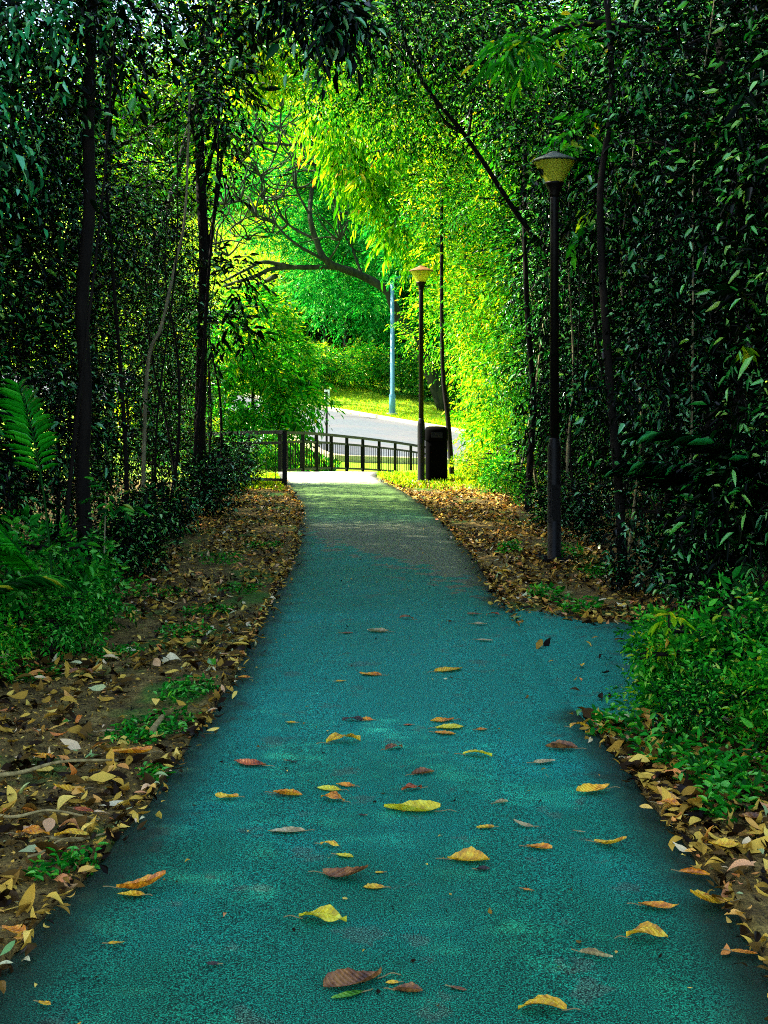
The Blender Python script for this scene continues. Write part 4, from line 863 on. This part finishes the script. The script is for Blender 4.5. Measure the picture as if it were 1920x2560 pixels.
stem_tree('near_tree', [(-2.1, 5.2, 0), (-2.15, 5.2, 1.5), (-2.1, 5.15, 2.6), (-2.0, 5.1, 3.6)], .05, .02, M['bark'], 'near tree whose pale green leaves hang in at the upper left edge',
          [(px(10, 40, 5.1), (.16, .3, .16), 2), (px(110, 40, 5.3), (.12, .2, .08), 1), (px(0, 260, 5.1), (.10, .3, .16), 1.3), (px(0, 470, 5.1), (.08, .3, .12), 1), (px(-60, 330, 5.1), (.15, .3, .4), 2), (px(220, 20, 5.6), (.14, .2, .07), .8)], leaf=(.055, .024), nspray=85, lm='pale', seed=26, twig=.13, droop=.9,
          forks=[((px(-260, 300, 5.1), px(-80, 120, 5.1), px(60, 30, 5.1)), .012), ((px(-260, 500, 5.1), px(-100, 400, 5.1), px(0, 420, 5.1)), .010)])
# drooping-leaf tree: bright hanging leaves in the middle
stem_tree('weeping_leaf_tree', [(3.0, 25.5, 0), (2.7, 25.3, 3.5), px(1180, 420, 25), px(1040, 370, 24.8), px(900, 390, 24.6), px(820, 420, 24.5)], .09, .015, M['bark'], 'tree with long yellow green leaves hanging down over the path in full sun',
          [(px(800, 300, 24.5), (.34, .4, .30), 1.2), (px(850, 370, 24.4), (.38, .5, .34), 1.6), (px(892, 445, 24.5), (.40, .5, .36), 1.8), (px(945, 505, 24.6), (.36, .5, .32), 1.4), (px(990, 585, 24.7), (.30, .4, .30), 1.0), (px(960, 380, 24.7), (.6, .6, .5), 1.6), (px(1040, 460, 24.8), (.55, .6, .5), 1.4), (px(900, 290, 24.6), (.7, .6, .3), 1.2), (px(1030, 330, 24.8), (.7, .6, .45), 1.2), (px(1060, 640, 24.8), (.35, .5, .4), .8)], leaf=(.20, .048), nspray=760, lm='lime', seed=16, twig=.28, droop=1.1)
stem_tree('canopy_tree', [(3.6, 22.0, 0), (3.4, 22.0, 4.0), px(1250, 150, 22), px(1050, 80, 21.8), px(850, 60, 21.6), px(720, 100, 21.5)], .11, .02, M['bark'], 'tree whose small leaved canopy roofs the far end of the path',
          [(px(900, 90, 21.7), (1.2, 1.0, .6), 3), (px(1050, 200, 21.8), (1.1, 1.0, .6), 3), (px(850, 210, 21.6), (.9, .8, .5), 2), (px(760, 60, 21.5), (.7, .8, .5), 1.5), (px(1180, 330, 22), (1.0, .9, .6), 2.4), (px(1080, 20, 21.8), (1.4, 1.0, .5), 2.5), (px(1020, 300, 21.9), (.8, .8, .4), 1.5), (px(1230, 480, 22.3), (.8, .8, .8), 1.8), (px(1080, 500, 22.6), (.6, .6, .6), 1.2)], leaf=(.085, .034), nspray=3400, lm='shade', seed=17)
stem_tree('canopy_tree', [(4.0, 18.0, 0), (3.8, 18.0, 4.0), px(1500, 30, 17.6), px(1300, 0, 17.4), px(1130, 60, 17.2)], .10, .02, M['bark'], 'dark canopy tree arching over the path in front of the sunlit shrubs',
          [(px(1200, 50, 17.2), (1.0, 1.0, .6), 2.4), (px(1350, 150, 17.4), (1.0, .9, .8), 3), (px(1450, 350, 17.6), (.8, .8, .9), 2.4), (px(1050, -60, 17.2), (1.2, 1.0, .6), 2), (px(1400, 600, 17.6), (.6, .7, .9), 1.6)], leaf=(.085, .036), nspray=2400, lm='dark', seed=18)
stem_tree('sunlit_overhang_tree', [(-6.0, 30, 0), (-5.6, 29.8, 5.0), px(560, 60, 29), px(660, 40, 28.7), px(760, 120, 28.5)], .14, .02, M['bark'], 'tree with a bright yellow green bough hanging into the gap from the upper left',
          [(px(640, 40, 28.7), (1.1, 1.0, .6), 2.4), (px(720, 160, 28.5), (.8, .8, .5), 2), (px(630, 190, 28.7), (.7, .8, .35), 1.4), (px(600, 0, 29), (1.4, 1, .6), 2)], leaf=(.19, .06), nspray=950, lm='yellow', seed=19, droop=.8)

# --- palms and low bushes
def palm(loc, fronds, label, mat, name='palm_seedling', cv=.11, k0=3):
    root = empty(name, loc)
    q = MB(); q.tube([(0, 0, -.05), (.01, 0, .12), (0, .01, .25)], [.035, .03, .02], 8); q.build('stem', M['bark'], root, True)
    for fi, (az, el, L, lf) in enumerate(fronds):
        rs = np.random.RandomState(fi + int(loc[1] * 10)); d = Vector((math.cos(az), math.sin(az), 0)); pts = []
        e = el
        p = Vector((0, 0, .22)); seg = L / 14
        for k in range(15):
            pts.append(p.copy()); p = p + (d * math.cos(e) + Vector((0, 0, 1)) * math.sin(e)) * seg; e -= cv
        q = MB(); q.tube(pts, taper(.010, .002, 15), 5); fo = q.build('frond', M['rachis'], root, True)
        Pp = []; D = []; Ls = []
        for k in range(k0, 15):
            for s_ in np.linspace(0, .8, 3):
                if k == 14 and s_ > 0: continue
                a = pts[k]; b_ = pts[min(k + 1, 14)]; q_ = a.lerp(b_, s_); t = (b_ - a).normalized() if k < 14 else (pts[14] - pts[13]).normalized(); side = d.cross(Vector((0, 0, 1)))
                for sg in (-1, 1):
                    u = (k - k0) / (14 - k0); Pp.append(q_); dd = t * (.8 + .6 * u) + side * sg * (.85 - .35 * u) + Vector((0, 0, -.1 - .2 * rs.rand())); D.append(dd); Ls.append(lf * (math.sin(math.pi * (.18 + .75 * u)) ** .7))
        n_ = len(Pp); Ls = np.array(Ls); V = leaf_geo(np.array(Pp), np.array(D), np.tile([0, 0, 1.0], (n_, 1)) + rs.normal(0, .1, (n_, 3)), Ls, Ls * .075 + .004, .4, .2)
        link('leaflets', leaves_mesh('leaflets', V), fo, M[mat])
    tag(root, label, 'palm'); return root
pb = px(190, 1400, 8.2)
palm((pb.x + .12, 7.2, gz(pb.x, 7.2)), [(2.15, 1.50, 1.62, .27), (2.9, 1.3, .8, .2), (4.4, 1.2, .7, .2)], 'palm seedling with a tall bright arching frond at the front of the left thicket', 'frond', cv=.06, k0=8)
palm((2.72, 9.0, gz(2.72, 9.0)), [(3.6, 1.35, 1.5, .32), (2.4, 1.25, 1.5, .3), (4.6, 1.1, 1.2, .28), (1.0, 1.3, 1.2, .28), (5.6, 1.1, 1.0, .28)], 'palm seedling with thin glinting fronds low in the right thicket', 'deep')
palm((3.0, 8.2, gz(3.0, 8.2)), [(3.3, 1.4, 1.9, .34), (2.2, 1.3, 1.6, .3), (4.4, 1.2, 1.4, .3), (.8, 1.3, 1.3, .3)], 'larger palm seedling with drooping fronds near the right edge of the view', 'deep')
palm((-2.45, 6.9, gz(-2.45, 6.9)), [(.2, 1.1, .75, .2), (1.6, 1.2, .7, .2), (3.2, 1.1, .7, .2), (4.6, .9, .7, .2)], 'small low palm seedling below the tall frond on the left', 'mid')

# near right bush group
RB = [(1.52, 5.95, .80, 'bright', 'glinting green bush at the mouth of the side path, leftmost of the group'), (1.78, 6.0, .98, 'bush', 'glinting green bush with an upright lime shoot near the right edge'), (2.12, 6.1, 1.0, 'bright', 'green bush behind the shooting one, touching the right edge of the view'),
      (1.42, 5.45, .50, 'bush', 'low mid green bush in front of the leftmost bright one'), (1.75, 5.35, .74, 'bright', 'dense bush in front of the upright lime shoot'), (2.05, 5.30, .85, 'bush', 'dark green bush at the right edge over the leaf litter'), (1.48, 6.45, .66, 'herb', 'small green bush at the back of the group beside the side path'),
      (1.85, 4.95, .50, 'dark', 'low dark bush nearest the camera on the right verge'), (2.45, 5.7, 1.15, 'bush', 'green bush at the back right of the low bush group')]
for k, (x, y, s, mt, lab) in enumerate(RB):
    place('low_bush', LB[k % 3], (M['bark'], M[mt]), (x, y, gz(x, y) - .02), k * 1.7, (s * .95, s * .95, s), lab, 'bush', 'low bushes on the right verge', ('stem', 'foliage'))
stem_tree('lime_shoot', [(1.46, 5.9, 0), px(1680, 1640, 5.85), px(1672, 1540, 5.85), px(1690, 1510, 5.85)], .006, .003, M['bark'], 'upright shoot with lime green drooping leaves above the right bushes', [(px(1672, 1545, 5.85), (.07, .07, .035), 1), (px(1655, 1600, 5.85), (.06, .06, .05), 1)], leaf=(.085, .028), nspray=9, lm='yellow', cat='shoot', parts=('stem', 'foliage'), twig=.07, droop=.6, seed=22)
# near left bush group
LBG = [(-2.32, 7.5, 1.15, 'herb', 'dark leafy bush at the left edge in front of the palm'), (-2.02, 8.1, 1.0, 'herb', 'dark leafy bush beside the soil, right of the one at the left edge'), (-1.95, 7.2, .65, 'herb', 'low herb bush on the soil in front of the left bushes'),
       (-2.18, 6.5, .55, 'bright', 'small bright green bush at the left edge of the view'), (-2.3, 9.1, 1.0, 'dark', 'dark bush behind the left bushes at the foot of the black trunk'), (-2.25, 10.3, .9, 'dark', 'low dark bush at the thicket edge beyond the black trunk'),
       (-2.3, 11.7, 1.0, 'dark', 'low dark bush halfway along the left thicket edge'), (-2.4, 13.4, 1.0, 'deep', 'low dark bush under the pale bowed stem'), (-2.35, 15.3, 1.1, 'deep', 'low dark bush near the forked trunk'), (-2.45, 17.2, 1.2, 'deep', 'low dark bush at the foot of the forked trunk'), (-2.5, 19.0, 1.2, 'deep', 'last low dark bush of the left thicket before the railing'), (-2.62, 20.4, 1.3, 'deep', 'dark bush half covering the short railing')]
for k, (x, y, s, mt, lab) in enumerate(LBG):
    place('low_bush', LB[(k + 1) % 3], (M['bark'], M[mt]), (x, y, gz(x, y) - .02), k * 2.1, (s, s, s), lab, 'bush', 'low bushes on the left verge', ('stem', 'foliage'))
RG = [(2.25, 9.6, 1.1, 'deep', 'low dark bush at the foot of the crooked dark trunk'), (2.05, 12.6, .9, 'deep', 'low dark bush behind the nearer lamp post'), (2.1, 14.3, 1.0, 'dark', 'low dark bush right of the crooked slim trunk'), (1.95, 16.9, 1.0, 'mid', 'low green bush left of the crooked slim trunk'),
      (1.75, 19.0, .9, 'bright', 'low sunlit bush between the crooked trunk and the litter bin'), (1.6, 22.2, .9, 'yellow', 'low yellow green bush right of the litter bin'), (1.75, 20.5, 1.0, 'yellow', 'yellow green bush in front of the sunlit shrubs'), (2.5, 8.6, 1.2, 'dark', 'dark bush behind the side path mouth')]
for k, (x, y, s, mt, lab) in enumerate(RG):
    place('low_bush', LB[(k + 2) % 3], (M['bark'], M[mt]), (x, y, gz(x, y) - .02), k * 2.7, (s, s, s), lab, 'bush', 'low bushes at the foot of the right thicket', ('stem', 'foliage'))
stem_tree('seedling', [px(255, 1400, 8.6), px(262, 1330, 8.6), px(265, 1250, 8.6)], .006, .004, M['bark_pale'], 'thin seedling with paired oval leaves in front of the left thicket', [(px(275, 1240, 8.6), (.10, .08, .10), 1)], leaf=(.10, .035), nspray=7, lm='mid', cat='seedling', parts=('stem', 'foliage'), twig=.16, droop=.1, seed=23)
stem_tree('bright_sapling', [px(1900, 1500, 8.4), px(1905, 1100, 8.4), px(1890, 900, 8.3), px(1855, 862, 8.2)], .010, .004, M['bark'], 'sapling with three long lime leaves against the dark right thicket', [(px(1850, 862, 8.2), (.03, .03, .03), 1)], leaf=(.17, .045), nspray=1, lm='yellow', cat='sapling', parts=('stem', 'foliage'), twig=.05, droop=.1, seed=24)

# --- background beyond the railing
def at(x, y): return (x, y, gz(x, y) - .05)
GT = make_tree_meshes(300, True, [((.1, 0, 3.2), (.75, .8, .6), 2), ((-.55, .1, 2.5), (.85, .8, .6), 2.2), ((.55, -.1, 2.3), (.8, .8, .6), 2.2), ((0, 0, 1.5), (1.1, 1, .6), 2.6), ((.95, -.2, 1.5), (.6, .6, .45), 1.4), ((-.9, 0, 1.3), (.8, .8, .6), 1.8), ((.2, 0, .6), (1.1, 1, .5), 2)], 3600, (.13, .046), ([(0, 0, -.1), (.05, .05, 1.2), (0, .1, 2.6)], .07, .02), .38, 7, .45, .8)
o = place('green_tree', GT, (M['bark'], M['bright']), at(-3.25, 29.5), .4, (1.12, 1.1, 1.16), 'bushy bright green tree overhanging the road behind the two railings', 'tree')
for k, (x, y, s, mt, lab) in enumerate(((-4.6, 27.5, .55, 'bright', 'small sunlit shrub left of the bushy green tree'), (-3.9, 26.0, .42, 'yellow', 'little yellow green shrub behind the short railing'), (-2.7, 25.8, .36, 'mid', 'little green shrub behind the short railing post'), (-5.8, 31.5, 1.1, 'yellow', 'yellow green shrub behind the bushy green tree'), (-3.1, 24.2, .30, 'mid', 'dark green shrub just behind the short railing'))):
    place('green_shrub', BS[k % 2], (M['bark'], M[mt]), at(x, y), k * 1.3, s, lab, 'shrub', 'shrubs behind the short railing')
k = 0
for (x, y, s, mt) in ((-7.2, 60.6, 1.15, 'yellow'), (-5.0, 60.4, 1.2, 'bright'), (-3.0, 61.6, 1.15, 'mid'), (-1.2, 62.0, 1.2, 'bright'), (.9, 61.8, 1.25, 'mid'), (2.6, 60.8, 1.2, 'mid'), (4.3, 59.5, 1.2, 'mid'), (-6.2, 64.5, .9, 'yellow'), (-3.9, 65.0, .85, 'yellow'), (-1.4, 65.5, .8, 'yellow'), (1.2, 65.0, .8, 'mid')):
    place('bank_shrub', BS[k % 2], (M['bark'], M[mt]), at(x, y), k * 1.9, (s, s, s * .78), 'rounded shrub in the row on the bank across the road', 'shrub', 'row of shrubs across the road'); k += 1
for (x, y, s, mt) in ((-6.7, 66.0, .9, 'yellow'), (-7.3, 71.5, 1.1, 'yellow'), (-6.6, 69.5, 1.2, 'yellow'), (-6.9, 76, 1.5, 'yellow')):
    place('hillside_shrub', BS[k % 2], (M['bark'], M[mt]), at(x, y), k * 1.9, (s, s, s), 'rounded yellow green shrub on the slope below the hillside building', 'shrub', 'shrubs below the hillside building'); k += 1
# woods with visible trunks
rgw = random.Random(9)
for k, (x, y) in enumerate(((-3.4, 73), (-2.2, 68.5), (-.6, 72), (.9, 69), (2.2, 73), (3.8, 69), (5.5, 72), (-1.4, 79), (1.6, 79), (4.6, 79))):
    place('woodland_tree', BT[k % 3], (M['bark'], M['feather' if k % 2 else 'mid']), at(x, y), rgw.uniform(0, 6.28), rgw.uniform(.75, .9), 'green tree with a thin bare trunk in the wood across the road', 'tree', 'trees of the wood across the road')
for k in range(30):
    row = k % 3; x = -30 + (k // 3) * 5.2 + rgw.uniform(-1, 1); y = 106 + row * 13 + rgw.uniform(-2, 2)
    if x < -7:
        if row == 0: continue
        y += 14
    place('hill_tree', BT[(k + 1) % 3], (M['bark'], M[('lime', 'lime', 'yellow')[row]]), at(x, y), rgw.uniform(0, 6.28), rgw.uniform(1.3, 1.7), 'sunlit yellow green tree on the far hillside', 'tree', 'trees on the far hillside')
for k, (x, y) in enumerate(((-5.2, 77), (-3.0, 76), (-.6, 77), (1.8, 76), (4.4, 77), (7.0, 75))):
    place('understory_shrub', BS[k % 2], (M['bark'], M['dark']), at(x, y), k * 1.1, 1.9, 'dark shrub in the shade behind the wood trunks across the road', 'shrub', 'understory shrubs of the wood')
for k, (x, y, s, mt) in enumerate(((6.2, 40, 1.0, 'mid'), (7.5, 48, 1.25, 'mid'), (8.6, 57, 1.3, 'mid'))):
    place('tall_tree', BT[k % 3], (M['bark'], M[mt]), at(x, y), k * 2.0, s, ('tall tree beyond the sunlit shrubs, nearest the railing', 'tall tree on the right roadside behind the sunlit shrubs', 'tall tree right of the rain tree across the road')[k], 'tree')
for k, (x, y) in enumerate(((-2.0, 86), (3.5, 84), (9.0, 82))):
    place('tall_tree', BT[k % 3], (M['bark'], M['lime']), at(x, y), k * 2.0, 2.4, ('very tall lime green tree behind the wood, left one', 'very tall lime green tree behind the wood, middle one', 'very tall lime green tree behind the wood, right one')[k], 'tree')
for k in range(7):
    x = -27 + k * 3.1; y = 119 + (k % 2) * 2
    place('crest_shrub', BS[k % 2], (M['bark'], M['lime']), at(x, y), k * 1.9, (2.4, 2.4, 2.0), 'lime green shrub along the crest of the far grass hill', 'shrub', 'shrubs on the crest of the far hill')
# the rain tree: thick trunk curving up and left with many crooked limbs
RD = 58.0
def rp(x, y, dd=0): return px(x, y, RD + dd)
root_p = Vector((3.0, RD, gz(3.0, RD) - .1)); r = empty('rain_tree', root_p); q = MB()
limbs = [([root_p, rp(1052, 880), rp(1005, 815), rp(985, 770), rp(965, 725), rp(905, 690), rp(820, 655, -1), rp(790, 600, -1), rp(775, 540, -1), rp(780, 470, 0)], .36, .10),
         ([rp(905, 690), rp(860, 670, 1), rp(760, 668, 1), rp(680, 672, 1), rp(640, 690, 1), rp(560, 715, 1.5)], .17, .08),
         ([rp(730, 668, 1), rp(660, 655, 1), rp(620, 672, 1), rp(555, 705, 1)], .13, .05), ([rp(690, 690, 1), rp(640, 712, 2), rp(565, 722, 2)], .14, .06),
         ([rp(820, 655, -1), rp(740, 610, -2), rp(690, 560, -2), rp(660, 500, -2), rp(600, 460, -2)], .09, .02), ([rp(790, 600, -1), rp(720, 560, 0), rp(690, 500, 0), rp(705, 440, 0), rp(745, 400, 0)], .08, .02),
         ([rp(775, 540, -1), rp(740, 470, -1), rp(735, 410, -1), rp(690, 380, -1)], .07, .02), ([rp(780, 470), rp(800, 420), rp(790, 370), rp(820, 330)], .06, .02),
         ([rp(690, 560, -2), rp(640, 540, -3), rp(590, 560, -3), rp(540, 610, -3)], .06, .015), ([rp(640, 540, -3), rp(600, 500, -3), rp(560, 510, -3)], .05, .012),
         ([rp(720, 560), rp(680, 590, 1), rp(620, 600, 1), rp(570, 640, 1)], .06, .015), ([rp(905, 690), rp(880, 620, 1), rp(850, 560, 1), rp(860, 480, 1)], .09, .02),
         ([rp(660, 500, -2), rp(650, 440, -2), rp(620, 390, -2)], .045, .012), ([rp(820, 655, -1), rp(850, 600, -2), rp(840, 540, -2)], .06, .015), ([rp(600, 362, 1), rp(660, 358, 1), rp(720, 362, 1), rp(760, 366, 1), rp(790, 420, 1), rp(850, 480, 1)], .05, .09), ([rp(695, 360, 1), rp(700, 320, 1), rp(702, 280, 1)], .06, .04)]
for pts, a, b_ in limbs:
    P = spline([p - root_p for p in pts], 5); q.tube(P, taper(a, b_, len(P), .7), 9, .06, rgw)
# fine crooked twigs
tw = random.Random(4)
for pts, a, b_ in limbs[4:]:
    for k in range(13):
        s = pts[tw.randrange(1, len(pts))] - root_p; d = Vector((tw.uniform(-1, .6), tw.uniform(-.5, .5), tw.uniform(-.3, 1))).normalized(); P = [s]
        for j in range(4): d = (d + Vector((tw.uniform(-.7, .7), tw.uniform(-.3, .3), tw.uniform(-.5, .7)))).normalized(); P.append(P[-1] + d * tw.uniform(.35, .7))
        q.tube(spline(P, 3), taper(.05, .02, len(spline(P, 3))), 5)
q.build('trunk', M['bark_mossy'], r, True)
rs = np.random.RandomState(8); Vs = []
for (x, y, dd, rx, rz, wgt) in ((700, 430, 1, 1.4, .8, 1.4), (840, 430, 1, 1.6, 1.3, 3), (600, 470, 0, .9, .5, .8), (770, 520, 2, 1.8, 1.0, 2), (880, 560, 2, 1.5, 1.3, 3), (660, 590, 2, 1.0, .4, .8), (780, 620, 2, 1.5, .7, 1.6), (900, 650, 3, 1.3, .8, 2), (640, 310, 2, 1.2, .4, .8), (560, 540, 0, .6, .3, .4), (800, 700, 4, 2.0, .8, 2.2), (930, 740, 4, 1.0, .8, 1.2), (1000, 640, -5, .8, .9, 1.0), (1030, 560, -4, .9, .9, 1.2), (960, 560, -5, .6, .5, .5)):
    c = np.array(rp(x, y, dd) - root_p); P, D = ell(rs, int(120 * wgt), c, (rx, 1.4, rz), .2); D = unit(D * np.array([1, 1, .4]) + rs.normal(0, .4, D.shape)); Vs.append(sprays(rs, P, D, .7, 9, .24, .07, .3, 1.0, .15))
link('crown', leaves_mesh('crown', np.concatenate(Vs)), r, M['feather']); tag(r, 'spreading rain tree with a mossy curved trunk and crooked limbs across the road', 'tree')

# far wood closing the view: one mass of leaf clumps on the hill crest
rs = np.random.RandomState(14); n = 9000
x = rs.uniform(-75, 75, n); y = 128 + rs.uniform(0, 30, n); z = ground_z(x, y) + rs.uniform(0, 1, n) ** .8 * (16 + 4 * np.sin(x * .3) + 3 * np.sin(x * .9))
P = np.stack([x, y, z], -1); D = rs.normal(0, 1, (n, 3)); V = sprays(rs, P, D, 2.6, 7, 1.1, .45, .3)
o = link('far_wood', leaves_mesh('far_wood', V), None, M['lime']); tag(o, 'distant wood on the hill crest behind everything', 'wood', kind='stuff')
